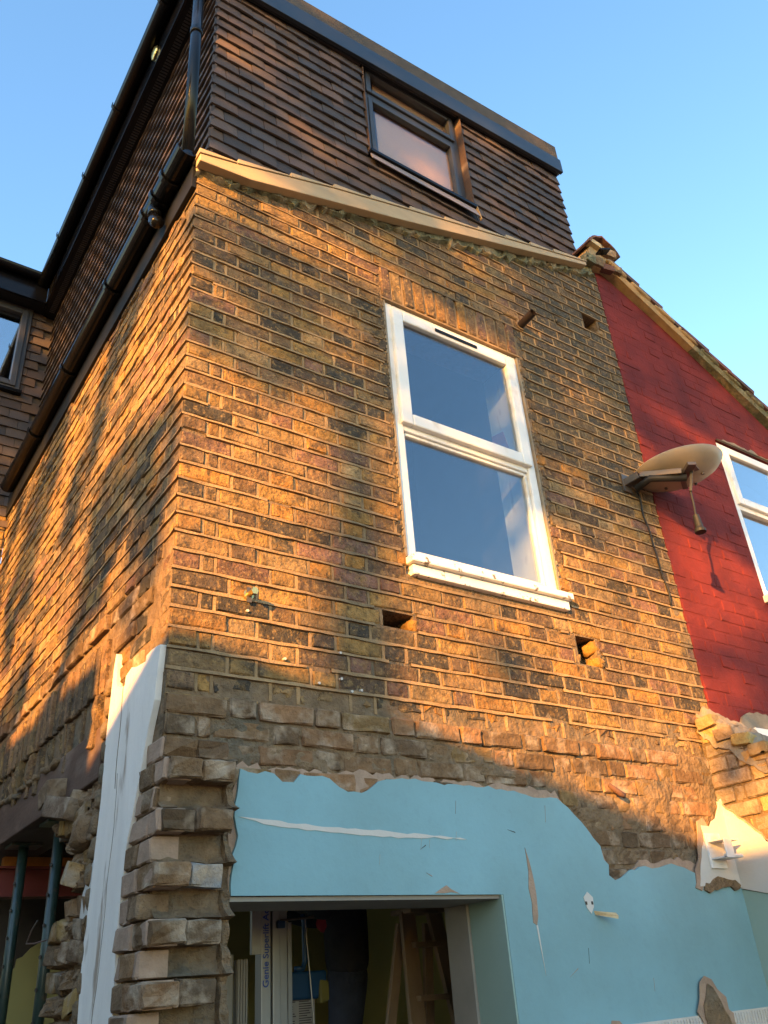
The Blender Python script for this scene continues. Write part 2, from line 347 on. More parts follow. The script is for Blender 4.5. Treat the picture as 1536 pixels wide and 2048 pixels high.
# gable above 5.2, with the round hole left open
gx = [.006, .5, 1.1, 2.05, 2.765, 2.905, W]
for a, b in zip(gx, gx[1:]):
    ta, tb = lerp_pts(RAKE, a), lerp_pts(RAKE, b)
    spans = [(5.2, 5.2, ta, tb)]
    if a == 2.765: spans = [(5.2, 5.2, 5.452, 5.452), (5.588, 5.588, ta, tb)]
    for z0a, z0b, z1a, z1b in spans:
        mb.prism([(a, z0a), (b, z0b), (b, z1b), (a, z1a)], FW, .293) if False else mb.add(
            [(a, .007, z0a), (b, .007, z0b), (b, .007, z1b), (a, .007, z1a), (a, .30, z0a), (b, .30, z0b), (b, .30, z1b), (a, .30, z1a)],
            [(0, 1, 2, 3), (7, 6, 5, 4), (0, 4, 5, 1), (1, 5, 6, 2), (2, 6, 7, 3), (3, 7, 4, 0)])
REAR = mb.build('rear_wall', M_RMORT, HOUSE)
# --- side wall core
mb = MB()
def side_solid(y, z):
    return not (y > .72 and z < 2.46)
grid_solid(mb, [.301, .72, SL], [0, 2.46, 5.16], side_solid, LW, .007, .27)
SIDE = mb.build('side_wall', M_RMORT, HOUSE)

BR = Pieces('brick', 'brick_field', M_BRICK)
RB = Pieces('rough_brick', 'rough_brick_field', M_RUB)
rng = random.Random(11)
beds_f = []; perp_f = []; beds_l = []; perp_l = []
def soot_f(x, z):
    s = 0.0
    if x < .25: s += .35 * max(0, 1 - x / .25)
    s += .95 * max(0, min(1, (x - 1.85) / .6)) * max(0, min(1, (z - 3.9) / .7))
    s += .8 * max(0, nz(x * .8 + 6, z * .9 - x * .4, 5.0)) + .5 * max(0, nz(x * 1.3 + 3, z * 1.6, 2.0)) + .25 * max(0, (z - 4.6) / .8)
    return s * .85
def clear_f(x0, x1, z0, z1):
    for a, b, c, d in [(WX0, WX1, WZ0 + .02, WZ1 + .225)] + HOLES:
        if x1 > a + .004 and x0 < b - .004 and z1 > c + .01 and z0 < d - .01: return (a, b)
    return None
def lay(course, total, corner_first):
    """yield (kind, start, end) along a Flemish course"""
    u = 0.0; seq = ('S', 'H') if corner_first == 'S' else ('H', 'Q', 'S')
    Ls = {'S': .2286, 'H': .1143, 'Q': .0572}; i = 0
    while u < total - .02:
        if corner_first == 'S': k = 'S' if i % 2 == 0 else 'H'
        else: k = 'H' if i == 0 else 'Q' if i == 1 else ('S' if i % 2 == 0 else 'H')
        yield k, u, min(total, u + Ls[k]); u += Ls[k]; i += 1
for c in range(-14, 33):
    zc = Z0 - CO * (c + .5); z0, z1 = zc - CO / 2, zc + CO / 2
    even = c % 2 == 0
    for k, a, b in lay(c, W, 'S' if even else 'H'):
        xm = (a + b) / 2
        if z1 > lerp_pts(RAKE, xm) + .03 or (c < 0 and z1 > lerp_pts(RAKE, a) + .05): continue
        cl = clear_f(a, b, z0, z1)
        segs = [(a, b)]
        if cl:
            segs = [s for s in ((a, min(b, cl[0])), (max(a, cl[1]), b)) if s[1] - s[0] > .03]
        for sa, sb in segs:
            full = {'S': .2286, 'H': .1143, 'Q': .0572}[k]; sx = max(.05, (sb - sa - .011)) / (full - .011)
            chipped = c == 31 or (c == 30 and rng.random() < .12)
            kind = k
            if a == 0 and not cl: kind = 'C' + ('S' if even else 'H')
            elif chipped and k in 'SH': kind = k + 'C'
            col = brickcol(rng, soot_f(xm, zc))
            BR.add((kind, rng.randrange(6)), ((sa + sb) / 2, rng.gauss(0, .0018) + (.001 if kind[0] != 'C' else -.001), zc + rng.gauss(0, .0012)), ROT_F, col, REAR, (0, -1, 0), sb - sa, .065, (sx, 1, 1))
            if rng.random() < .97: perp_f.append((sb, z0, z1))
    if c != 32: beds_f.append((c, z1))
# rough unpointed zone under the ledge
for c in range(32, 43):
    zc = Z0 - .004 - CO * (c + .5)
    off = .05 if c % 2 else 0
    for k, a, b in lay(c, 2.885, 'S' if c % 2 == 0 else 'H'):
        xm = (a + b) / 2
        if xm < .24 and c > 34: continue
        if c >= 34 and zc < min(lerp_pts(TEALTOP, a), lerp_pts(TEALTOP, b), lerp_pts(TEALTOP, xm)) - .05 and xm > .24: continue
        if k == 'Q': k = 'H'; a2, b2 = a, b
        full = {'S': .2286, 'H': .1143}[k]; sx = (b - a - .010) / (full - .010)
        if rng.random() < .05 and 33 < c: continue
        RB.add((k + 'R', rng.randrange(6)), (xm, (-.019 if c == 32 else -.013) + rng.gauss(0, .004), zc + rng.gauss(0, .002)), ROT_F @ Matrix.Rotation(rng.gauss(0, .012), 3, 'Y'), rubcol(rng), REAR, (0, -1, 0), b - a, .068, (sx, 1, 1))
# arch over the window: soldier bricks
SB = Pieces('soldier_brick', 'soldier_brick_field', M_BRICK)
n = 13
for i in range(n):
    x = 1.06 + (i + .5) * .985 / n; camber = .012 * (1 - ((i + .5) / n * 2 - 1) ** 2)
    SB.add(('A', i % 6), (x, -.002 + rng.gauss(0, .002), 4.905 + .118 + camber), ROT_F @ Matrix.Rotation(rad(90) + rad(2.2) * (i - 6) / 6, 3, 'Y'), brickcol(rng, .25), REAR, (0, -1, 0), .07, .22)
    perp_f.append((x + .985 / n / 2, 4.905 + camber, 5.13 + camber))
perp_f.append((1.062, 4.905, 5.13))

# side wall bricks
def soot_l(y, z):
    return .55 * max(0, nz(y * .9 + 9, z * .8 + y * .5, 4.0)) + .35 * max(0, 1 - y / .3)
for c in range(-1, 25):
    zc = Z0 - CO * (c + .5); z0, z1 = zc - CO / 2, zc + CO / 2
    even = c % 2 == 0
    for k, a, b in lay(c, SL, 'H' if even else 'S'):
        if a == 0: perp_l.append((b, z0, z1)); continue     # the corner bricks come from the rear wall
        full = {'S': .2286, 'H': .1143, 'Q': .0572}[k]; sx = (b - a - .011) / (full - .011)
        if sx < .2: continue
        ym = (a + b) / 2
        BR.add((k, rng.randrange(6)), (rng.gauss(0, .0025), ym, zc + rng.gauss(0, .0012)), ROT_L, brickcol(rng, soot_l(ym, zc)), SIDE, (-1, 0, 0), b - a, .065, (sx, 1, 1))
        perp_l.append((b, z0, z1))
    if c > -1: beds_l.append((c, z1))
# plain (broken, dusty) courses of the side wall down to the soldier band
for c in range(25, 35):
    zc = Z0 - CO * (c + .5)
    for k, a, b in lay(c, SL, 'S' if c % 2 else 'H'):
        ym = (a + b) / 2
        if a == 0 and c < 32: continue
        lim = 3.06 if ym > .62 else 2.44
        if zc < lim: continue
        if ym < .6 and ym > .02 and zc < 2.76: continue
        if k == 'Q': continue
        full = {'S': .2286, 'H': .1143}[k]; sx = (b - a - .010) / (full - .010)
        if (c, k) in ((25, 'H'),) and .75 < ym < .95: continue
        if rng.random() < .05: continue
        RB.add((k + 'R', rng.randrange(6)), (-.004 + rng.gauss(0, .006) - (.006 if c == 25 and ym > .62 else 0), ym, zc + rng.gauss(0, .002)), ROT_L, rubcol(rng) if ym > .5 else brickcol(rng, .4), SIDE, (-1, 0, 0), b - a, .068, (sx, 1, 1))
# soldier band over the big opening: two rings of bricks on end
for row, (zb, jit) in enumerate(((2.92, .008), (2.70, .022))):
    y = .64 + .03 * row
    while y < SL - .05:
        wv = rng.uniform(.070, .080)
        if not (row == 1 and y < .95 and rng.random() < .6) and rng.random() > .03:
            SB.add(('AR' if row else 'A', rng.randrange(6)), (-.014 + rng.gauss(0, jit * .6) + .006 * row, y + wv / 2, zb + rng.gauss(0, jit * .5)), ROT_L @ Matrix.Rotation(rad(90) + rng.gauss(0, .03), 3, 'Y'), rubcol(rng), SIDE, (-1, 0, 0), .07, .22)
        y += wv

# pointing
def pointing(name, beds, perps, fn, length, parent, cutter, top):
    mb = MB(); r = random.Random(5)
    for c, z in beds:
        u = 0.0; prev = None
        while u <= length + .001:
            zt = z + .0074 + r.gauss(0, .0011) + .0016 * nz(u * 7, z * 9); zb_ = z - .0074 + r.gauss(0, .0012) + .0016 * nz(u * 6 + 4, z * 9)
            lip = -.0040 + r.gauss(0, .0014); ok = not cutter(u, z) and z < top(u) and r.random() > .015
            ring = [fn(u, zt, .008), fn(u, zt - .001, -.0005), fn(u, zb_ + .001, lip), fn(u, zb_, .008)]
            if prev is not None and ok:
                b = len(mb.v); mb.add(prev + ring, [(0, 4, 5, 1), (1, 5, 6, 2), (2, 6, 7, 3)])
            prev = ring if ok else None
            u += .055
    for u, z0, z1 in perps:
        if u > length - .015 or cutter(u, (z0 + z1) / 2) or z1 > top(u) + .02: continue
        hw = .0064 + r.gauss(0, .0008); rings = []
        for t in (0, .5, 1):
            z = z0 + .004 + (z1 - z0 - .008) * t; j = r.gauss(0, .001)
            rings.append([fn(u - hw + j, z, .008), fn(u - hw + j, z, +.0038 + r.gauss(0, .0008)), fn(u + hw + j, z, +.0038 + r.gauss(0, .0008)), fn(u + hw + j, z, .008)])
        vs = rings[0] + rings[1] + rings[2]
        mb.add(vs, [(i + k, i + k + 1, i + k + 5, i + k + 4) for i in (0, 4) for k in range(3)])
    return mb.build(name, M_MORT, parent, kind='stuff')
def cut_f(u, z):
    if WX0 - .004 < u < WX1 + .004 and WZ0 - .01 < z < WZ1 + .222: return not (abs(z - 1e9) < 1)
    return any(a - .006 < u < b + .006 and c - .004 < z < d + .004 for a, b, c, d in HOLES)
def cut_fb(u, z):  # bed joints also stop at the arch, perpends of the arch stay
    return cut_f(u, z)
arch_perps = [p for p in perp_f if p[2] - p[1] > .15]; perp_f = [p for p in perp_f if p[2] - p[1] <= .15]
pointing('pointing', beds_f, perp_f, FW, W, REAR, cut_f, lambda u: lerp_pts(RAKE, u) + .01)
pointing('arch_pointing', [], arch_perps, FW, W, REAR, lambda u, z: False, lambda u: 9)
mb = MB(); mb.box((1.06, -.006, 5.131), (2.045, .01, 5.142)); mb.box((1.06, -.008, 4.893), (2.045, .012, 4.904)); mb.build('arch_joint', M_MORT, REAR)
pointing('pointing', beds_l, perp_l, LW, SL, SIDE, lambda u, z: False, lambda u: 9)
# exposed bright broken clay at the sides of the knocked holes
def lump(name, c, s, m, parent, seed, n1=2, tint=None, squash=(1, 1, 1), blocky=None):
    blocky = name == 'broken_brick' if blocky is None else blocky
    if blocky: n1 = max(n1, 3)
    import bmesh
    bm = bmesh.new(); bmesh.ops.create_icosphere(bm, subdivisions=n1, radius=1); r = random.Random(seed)
    o3 = Vector((r.uniform(0, 50), r.uniform(0, 50), 0))
    for v in bm.verts:
        d = 1 + (.16 if blocky else .38) * mnoise.noise(v.co * 1.6 + o3) + .16 * mnoise.noise(v.co * 4.5 + o3) + (.14 if blocky else .08) * mnoise.noise(v.co * 7 + o3) + .09 * mnoise.noise(v.co * 15 + o3)
        q = v.co * d
        q = Vector([max(-.62, min(.62, c_ * 1.15)) * 1.3 for c_ in q]) if blocky else Vector([max(-.8, min(.8, c_)) for c_ in q])
        v.co = Vector((q.x * s * squash[0], q.y * s * squash[1], q.z * s * squash[2]))
    me = bpy.data.meshes.new(name); bm.to_mesh(me); bm.free()
    at = me.attributes.new('tint', 'FLOAT_COLOR', 'POINT'); at.data.foreach_set('color', [1.0] * (4 * len(me.vertices)))
    me.materials.append(m); me.polygons.foreach_set('use_smooth', [True] * len(me.polygons))
    o = bpy.data.objects.new(name, me); COL.objects.link(o); o.location = c; o.parent = parent
    o.rotation_euler = (r.uniform(-.25, .25), r.uniform(-.25, .25), r.uniform(-.25, .25))
    if tint: o.color = (*tint, 1)
    return o
YB = (.27, .145, .04)
for c, s, sd, sq in (((1.088, .045, 3.035), .05, 1, (.5, 1.1, .75)), ((2.222, .05, 3.112), .05, 2, (.55, 1.1, .75)), ((2.232, .045, 3.03), .055, 3, (.75, 1.1, .65)), ((.925, .045, 3.04), .045, 4, (.35, 1.1, .7)), ((2.08, .045, 3.03), .05, 5, (.4, 1, .8)), ((2.915, .03, 5.47), .05, 6, (.6, .9, .6))):
    lump('broken_brick', c, s, M_RUB, REAR, sd, 3, YB if sd in (1, 2, 3) else (.22, .14, .07), sq, False)

def field(name, m, parent, a0, a1, na, b0, b1, nb, fn):
    mb = MB(); vs = [fn(a0 + (a1 - a0) * i / na, b0 + (b1 - b0) * j / nb) for j in range(nb + 1) for i in range(na + 1)]; N = na + 1
    mb.add(vs, [(j * N + i, j * N + i + 1, (j + 1) * N + i + 1, (j + 1) * N + i) for j in range(nb) for i in range(na)])
    return mb.build(name, m, parent, smooth=False)
def rough_sheet(x, z):
    y = -.004 - .009 * nz(x * 14, z * 16, 1.0) - .004 * nz(x * 45, z * 45, 2.0)
    if z > lerp_pts(TEALTOP, x) + .03: y -= .022 * max(0, nz(x * 3.1, z * 5, 8.0)) + .008 * abs(nz(x * 30, z * 30, 4))
    return (x, max(y, -.012 if z < lerp_pts(TEALTOP, x) + .03 else -.03), z)
field('rough_pointing', M_RMORT, REAR, .005, 2.885, 190, 2.0, 2.605, 44, rough_sheet)['kind'] = 'stuff'
# --- toothed pier at the corner, left where the old wall was cut away
TB = 0
for i in range(17):
    c = 34 + i; zc = Z0 - .008 - CO * (c + .5) - .0012 * i
    out = i % 2 == 1
    if i == 0: out = None
    for k in range(2):
        lean = .07 * max(0, 2.42 - zc); x = .060 + .114 * k - lean + rng.gauss(0, .003)
        dpt = (-.095 if out else .012) + rng.gauss(0, .008)
        if out is None: dpt = -.03
        if i in (5,) and k == 1: dpt += .03
        key = ('T' if out else 'TR', (i * 2 + k) % 6)
        o = bpy.data.objects.new('toothing_brick', mesh_of(key, M_RUB)); COL.objects.link(o); o.parent = REAR
        o.location = (x, dpt, zc); o.rotation_euler = (rng.gauss(0, .02), rng.gauss(0, .02), rng.gauss(0, .03))
        o.color = (*rubcol(rng), 1) if not (i == 5 and k == 1) else (.22, .23, .24, 1)
mb = MB()
mb.box((.001, .03, 0), (.235, .2, 2.45)); mb.build('pier_core', M_RMORT, REAR)
TOPS = [Z0 - .008 - CO * (35 + 2 * i) - .0012 * (2 * i + 1) for i in range(9)]
def pier_face(x, z):
    y = .012 - .016 * nz(x * 16, z * 18, 3.0) - .008 * nz(x * 50, z * 50, 4.0)
    for zt in TOPS:
        if 0 <= z - zt < .07: y -= (.075 + .035 * nz(x * 9, zt * 7, 1)) * math.exp(-(z - zt) / .022) * (.55 + .6 * abs(nz(x * 13, zt * 3, 5)))
    if x > .222: y -= .02 + .03 * abs(nz(x * 9, z * 20, 6.0))
    return (x, y, z)
field('pier_mortar', M_RMORT, REAR, .002, .248, 40, .6, 2.40, 260, pier_face)
# --- pinkish brick ends between the pier and the white strip
rz = random.Random(14)
EDGE_R = [(-2.50, .075), (-2.30, .15), (-2.15, .205), (-1.93, .225), (-1.7, .21), (-1.2, .19), (0, .19)]
for i in range(18):
    zc = Z0 - .008 - CO * (34 + i + .5) - .0012 * i; y1 = lerp_pts(EDGE_R, -zc) + .01
    ya = -.074 if i % 2 else (-.02 if i else -.03); ya += rz.gauss(0, .008); L_ = y1 - ya
    if L_ < .05: continue
    lean = .07 * max(0, 2.42 - zc); cuts = [ya, ya + L_ * rz.uniform(.35, .6), y1] if L_ > .2 and rz.random() < .6 else [ya, y1]
    for a_, b_ in zip(cuts, cuts[1:]):
        vs, fs = brick_geo(b_ - a_ - .005, .0725, .09, rz, 4, 3, 1, .0028, .005)
        mb = MB(); mb.add(vs, fs); o = mb.build('reveal_brick', M_PINK if rz.random() < .75 else M_RUBC, SIDE)
        o.matrix_world = Matrix.Translation((-.007 - lean * .55 + rz.gauss(0, .003), (a_ + b_) / 2, zc)) @ ROT_L.to_4x4() @ Matrix.Rotation(-lean * 2.4, 4, 'Z')
# --- white painted plaster strip
left = [(.532, 2.582), (.527, 2.46), (.522, 2.363), (.536, 2.2), (.544, 2.064), (.563, 1.9), (.561, 1.791), (.548, 1.677), (.555, 1.3), (.55, 0)]
right = [(.2, 0), (.2, 1.4), (.215, 1.724), (.226, 1.83), (.231, 1.928), (.218, 2.05), (.212, 2.146), (.18, 2.22), (.155, 2.291), (.115, 2.40), (.082, 2.503), (.06, 2.55), (.04, 2.593), (.03, 2.69)]
top = [(.017, 2.781), (.05, 2.786), (.10, 2.79), (.15, 2.785), (.155, 2.765), (.25, 2.775), (.30, 2.79), (.36, 2.775), (.365, 2.74), (.42, 2.75), (.46, 2.77), (.475, 2.86), (.50, 2.91), (.515, 2.85), (.52, 2.74)]
mb = MB(); mb.prism(left + right + top, lambda a, b, d: (-.016 + d, a, b), .022)
mb.build('white_plaster_strip', M_WPLA, SIDE)
mb = MB(); mb.prism([(.53, 2.20), (.60, 2.13), (.66, 2.06), (.665, 1.98), (.62, 1.93), (.545, 1.90), (.54, 2.1)], lambda a, b, d: (-.008 + d, a, b), .012); mb.build('plaster_patch', M_WPLA2, SIDE)
# crack lines in the strip
mb = MB(); z = 2.42; y = .36
pts = []
while z > .9: pts.append((-.0165, y, z)); z -= .06; y += rng.gauss(0.0, .006)
mb.tube(pts, .0011, 5); mb.build('plaster_crack', M_RMORT, SIDE)
mb = MB(); mb.tube([(-.0165, .375 + .004 * math.sin(i * 1.3), 2.77 - .05 * i) for i in range(9)], .0016, 5); mb.build('plaster_crack', M_RMORT, SIDE)

# --- ragged broken end of the side wall
rr = random.Random(21)
edge = [(2.50, 1.30), (2.36, 1.06), (2.28, 1.02), (2.12, .80), (2.0, .86), (1.94, 1.02), (1.81, 1.02), (1.68, 1.03), (1.4, 1.0), (.8, 1.02), (0, 1.03)]
RC = [rr.uniform(-1, 1) for _ in range(40)]; RD = [rr.uniform(-1, 1) for _ in range(40)]
def rub_e(z):
    i = int((2.46 - z) / .0775); return lerp_pts([(-b[0], b[1]) for b in edge], -z) + .05 * RC[i % 40]
for i in range(30):
    z = 2.46 - (i + .5) * .0775
    e = rub_e(z); y = .60
    while y < e - .02:
        L_ = min(rr.choice([.10, .17, .22]), e - y + .02); cy = y + L_ / 2
        if rr.random() < .5:
            lump('broken_brick', (rr.uniform(.02, .05), cy, z), 1.0, M_RUB, SIDE, 300 + i * 7 + int(y * 50), 2, rubcol(rr) if rr.random() < .8 else (.30, .19, .07), (.06, L_ / 1.75, .041), True)
        y += L_ * 1.02
mb = MB(); NU = 34; rows = 230; vs = []
for i in range(rows + 1):
    z = 2.46 - 2.0 * i / rows; c = int((2.46 - z) / .0775); fr = ((2.46 - z) / .0775) % 1
    e = rub_e(z) - .012 + .03 * nz(z * 16, 3.3) - (.022 if fr < .16 or fr > .9 else 0)
    for k in range(NU + 1):
        t = k / NU; y = .55 + (e - .55) * min(1, t * 1.35); ret = max(0, t - .74) / .26
        d = .022 * RD[(c * 3 + int(y / .11)) % 40] if .14 < fr < .92 else -.03
        x = .004 - d - .034 * nz(y * 11, z * 13, 2.2) - .016 * nz(y * 34, z * 36, 5.5) - .008 * nz(y * 80, z * 80, 1.5) + ret * .24
        vs.append((x, y + (.03 * nz(x * 14, z * 16, 6) if ret else 0), z + .006 * nz(y * 30, z * 30, 8)))
mb.add(vs, [(i * (NU + 1) + k, (i + 1) * (NU + 1) + k, (i + 1) * (NU + 1) + k + 1, i * (NU + 1) + k + 1) for i in range(rows) for k in range(NU)])
mb.build('rubble_core', M_RUBC, SIDE)
for i in range(14):
    z = 2.80 - i * .085; lump('mortar_lump', (.0, .575 + rr.gauss(0, .012), z), .04, M_RMORT, SIDE, 700 + i, 2, None, (.7, .8, 1.2))
lump('broken_brick', (-.02, 1.12, 2.50), 1.0, M_RUB, SIDE, 777, 2, (.17, .115, .07), (.07, .13, .045))
lump('broken_brick', (-.02, .93, 2.40), 1.0, M_RUB, SIDE, 778, 2, (.15, .10, .065), (.07, .14, .05))
lump('broken_brick', (-.015, .70, 2.27), 1.0, M_RUBC, SIDE, 779, 3, None, (.05, .085, .06), False)
lump('broken_brick', (-.01, .76, 2.14), 1.0, M_RUB, SIDE, 780, 3, (.33, .21, .09), (.05, .085, .05), True)
# --- old beam over the big opening
mb = MB(); mb.box((-.012, .60, 2.455), (.26, SL, 2.66)); mb.build('lintel_beam', M_BEAM, SIDE, bevel=.006)
for i in range(12):
    lump('mortar_lump', (-.015, 1.25 + i * .12 + rr.gauss(0, .03), 2.655 + rr.gauss(0, .012) - .0), .04, M_RMORT, SIDE, 860 + i, 1, None, (.7, 1.6, .45))

# --- plaster of the vanished room on the rear wall
def ragged(pts, step=.05, amp=.008, seed=1):
    r = random.Random(seed); out = []
    for (a, b), (c, d) in zip(pts, pts[1:]):
        n = max(1, int(math.hypot(c - a, d - b) / step))
        for i in range(n):
            t = i / n; k = amp if i else amp * .3
            out.append((a + (c - a) * t + r.gauss(0, k * .6), b + (d - b) * t + r.gauss(0, k)))
    out.append(pts[-1]); return out
teal_top = ragged([(.247, 1.98), (.250, 2.10), (.268, 2.16), (.255, 2.22), (.272, 2.372), (.40, 2.362), (.43, 2.338), (.475, 2.338), (.50, 2.368), (.62, 2.362), (.66, 2.335), (.72, 2.322), (.78, 2.33), (.83, 2.365), (.90, 2.378), (1.1, 2.377), (1.3, 2.370), (1.5, 2.368), (1.60, 2.345), (1.74, 2.35), (1.80, 2.315), (1.86, 2.265), (1.92, 2.20), (1.955, 2.165)], .03, .004, 3)
teal_r = ragged([(1.955, 2.165), (1.962, 2.11), (1.985, 2.09), (1.975, 2.05), (2.01, 2.03), (2.05, 2.04), (2.12, 2.07), (2.18, 2.085), (2.26, 2.08), (2.32, 2.085), (2.40, 2.10), (2.48, 2.085), (2.56, 2.06), (2.886, 2.0)], .03, .004, 4)
mb = MB(); mb.prism(teal_top + teal_r + [(2.886, 0), (1.374, 0), (1.371, 1.0), (1.371, 1.979)], lambda a, b, d: (a, -.026 + d, b), .012)
TEAL = mb.build('blue_plaster', M_TEAL, REAR)
under = ragged([(.24, 1.99), (.243, 2.2), (.262, 2.385), (.44, 2.385), (.62, 2.388), (.86, 2.395), (1.2, 2.392), (1.5, 2.388), (1.64, 2.382), (1.75, 2.382), (1.78, 2.34), (1.90, 2.23), (1.965, 2.17), (1.985, 2.11), (2.0, 2.0), (2.06, 1.985), (2.10, 2.05), (2.2, 2.115), (2.30, 2.10), (2.42, 2.125), (2.60, 2.10), (2.70, 2.0)], .025, .006, 5)
mb = MB(); mb.prism(under + [(2.7, 1.6), (1.376, 1.6), (1.376, 1.99)], lambda a, b, d: (a, -.0135 + d, b), .012)
mb.build('pink_undercoat', M_PINK, REAR)
# scars in the blue paint
def scar(name, pts, m, y=-.028, parent=REAR, seed=1, t=.003, amp=.002):
    mb = MB(); mb.prism(ragged(pts + [pts[0]], .03, amp, seed)[:-1], lambda a, b, d: (a, y + d, b), t); return mb.build(name, m, parent)
scar('paint_scar', [(.27, 2.218), (.45, 2.204), (.65, 2.196), (.85, 2.190), (1.0, 2.186), (1.22, 2.171), (1.0, 2.170), (.80, 2.172), (.62, 2.178), (.42, 2.190)], M_WPLA2, seed=6)
scar('paint_scar', [(1.515, 2.148), (1.528, 2.10), (1.536, 2.05), (1.540, 1.98), (1.535, 1.90), (1.522, 1.87), (1.505, 1.88), (1.512, 1.95), (1.505, 2.0), (1.517, 2.06)], M_PINK, seed=7)
scar('paint_scar', [(1.518, 1.87), (1.526, 1.87), (1.532, 1.70)], M_WPLA2, seed=8, amp=.0005)
scar('paint_scar', [(1.80, 1.965), (1.825, 1.985), (1.853, 1.965), (1.85, 1.93), (1.83, 1.905), (1.81, 1.925)], M_WPLA2, seed=9)
scar('paint_scar', [(1.045, 1.985), (1.075, 2.0), (1.10, 2.012), (1.12, 1.998), (1.16, 1.982)], M_PINK, seed=10)
mb = MB(); mb.box((1.804, -.0295, 1.938), (1.814, -.0282, 1.95)); mb.box((1.838, -.0295, 1.938), (1.848, -.0282, 1.95)); mb.build('screw_hole', M_DARK, REAR, kind='stuff')
for i in range(16):
    x0, z0 = rng.uniform(.4, 2.7), rng.uniform(1.6, 2.3)
    if z0 > lerp_pts(TEALTOP, x0) - .1 or (x0 < 1.45 and z0 < 2.02): continue
    a = rng.uniform(-.5, .5) if rng.random() < .5 else 1.4
    L_ = rng.uniform(.02, .07)
    scar('paint_scratch', [(x0, z0), (x0 + L_ * math.cos(a), z0 + L_ * math.sin(a)), (x0 + L_ * math.cos(a), z0 + L_ * math.sin(a) + .003)], rng.choice([M_WPLA2, M_DARK, M_PINK]), seed=20 + i, t=.0015, amp=.0006, y=-.0275)
# opening reveal: blue part, then white frame post, soffit
mb = MB(); mb.box((1.362, -.025, 0), (1.3695, .176, 1.9785)); mb.build('blue_reveal', M_TEALG, REAR)
mb = MB(); mb.box((1.350, .178, 0), (1.3695, .315, 1.965)); mb.build('white_frame_post', M_DIMW, REAR)
mb = MB(); mb.box((.247, -.012, 1.966), (1.368, .30, 1.979)); mb.build('opening_soffit', M_DIMW, REAR)
# tile adhesive band low on the wall
mb = MB(); mb.box((1.90, -.034, 1.2), (2.884, -.0265, 1.515))
for i in range(50): mb.box((1.92 + i * .0192, -.038, 1.2), (1.930 + i * .0192, -.0339, 1.508))
mb.build('tile_adhesive', M_ADH, REAR, kind='stuff')
scar('exposed_patch', [(2.34, 1.53), (2.37, 1.575), (2.395, 1.63), (2.43, 1.655), (2.47, 1.64), (2.50, 1.60), (2.545, 1.565), (2.57, 1.51), (2.58, 1.2), (2.36, 1.2), (2.365, 1.49)], M_PINK, y=-.042, seed=30, amp=.010)
scar('exposed_patch', [(2.375, 1.50), (2.405, 1.575), (2.435, 1.62), (2.465, 1.605), (2.50, 1.56), (2.54, 1.49), (2.55, 1.2), (2.39, 1.2)], M_RMORT, y=-.047, seed=31, amp=.012)
for x in (1.55, 1.72, 1.86): scar('exposed_patch', [(x - .04, 1.50), (x - .02, 1.535), (x + .02, 1.53), (x + .05, 1.50), (x + .04, 1.4), (x - .04, 1.4)], M_PINK, y=-.030, seed=int(x * 100))
# white plaster in the corner of the vanished lean-to
scar('white_plaster', [(2.56, 2.005), (2.60, 2.10), (2.665, 2.20), (2.67, 2.27), (2.74, 2.27), (2.80, 2.31), (2.84, 2.36), (2.884, 2.41), (2.884, 2.003)], M_WPLA2, y=-.033, seed=33, t=.008, amp=.005)
scar('plaster_edge', [(2.53, 2.0), (2.555, 2.07), (2.60, 2.13), (2.625, 2.21), (2.65, 2.29), (2.70, 2.31), (2.72, 2.27), (2.68, 2.18), (2.63, 2.10), (2.60, 2.02), (2.57, 1.985)], M_PINK, y=-.031, seed=35, t=.006, amp=.008)
scar('plaster_edge', [(2.585, 1.985), (2.60, 2.02), (2.66, 2.035), (2.74, 2.04), (2.80, 2.035), (2.86, 2.01), (2.84, 1.99), (2.75, 1.998), (2.68, 1.985), (2.62, 1.975)], M_RMORT, y=-.037, seed=36, t=.02, amp=.006)

# --- verge of the old roof: mossy mortar bed, cream board, stepped units
mb = MB(); r5 = random.Random(9); prev = None; x = -.01
while x < 3.0:
    zb_ = lerp_pts(RAKE, x) - .035 + r5.gauss(0, .012); zt = lerp_pts(RAKE, x) + .10
    ring = [(x, .004, zb_), (x, -.022 + r5.gauss(0, .006), zb_ + .012), (x, -.020 + r5.gauss(0, .008), zb_ + .05), (x, -.012, zt), (x, .2, zt)]
    if prev: mb.add(prev + ring, [(i, i + 5, i + 6, i + 1) for i in range(4)])
    prev = ring; x += .03
mb.build('verge_mortar', M_MOSS_SHADE, REAR)
BB = [(-.014, 5.198), (.256, 5.232), (1.197, 5.500), (2.85, 6.008)]; BT = [(-.014, 5.268), (.172, 5.318), (.747, 5.500), (1.209, 5.626), (2.87, 6.066)]
mb = MB(); xsb = [-.014, .05, .172, .256, .747, 1.197, 1.7, 2.3, 2.85]
vs = []
for x in xsb:
    zb_, zt = lerp_pts(BB, x) + .008, lerp_pts(BT, x) - .014
    vs += [(x, -.072, zb_), (x, -.072, zt), (x, -.02, zt), (x, -.02, zb_)]
fs = [(4 * i + k, 4 * (i + 1) + k, 4 * (i + 1) + (k + 1) % 4, 4 * i + (k + 1) % 4) for i in range(len(xsb) - 1) for k in range(4)] + [(0, 1, 2, 3), tuple(4 * (len(xsb) - 1) + k for k in (3, 2, 1, 0))]
mb.add(vs, fs); VB = mb.build('verge_board', M_CREAM, HOUSE, bevel=.004)
steps = [-.02, .182, .481, .748, .994, 1.272, 1.542, 1.814, 2.059, 2.286, 2.515, 2.86]
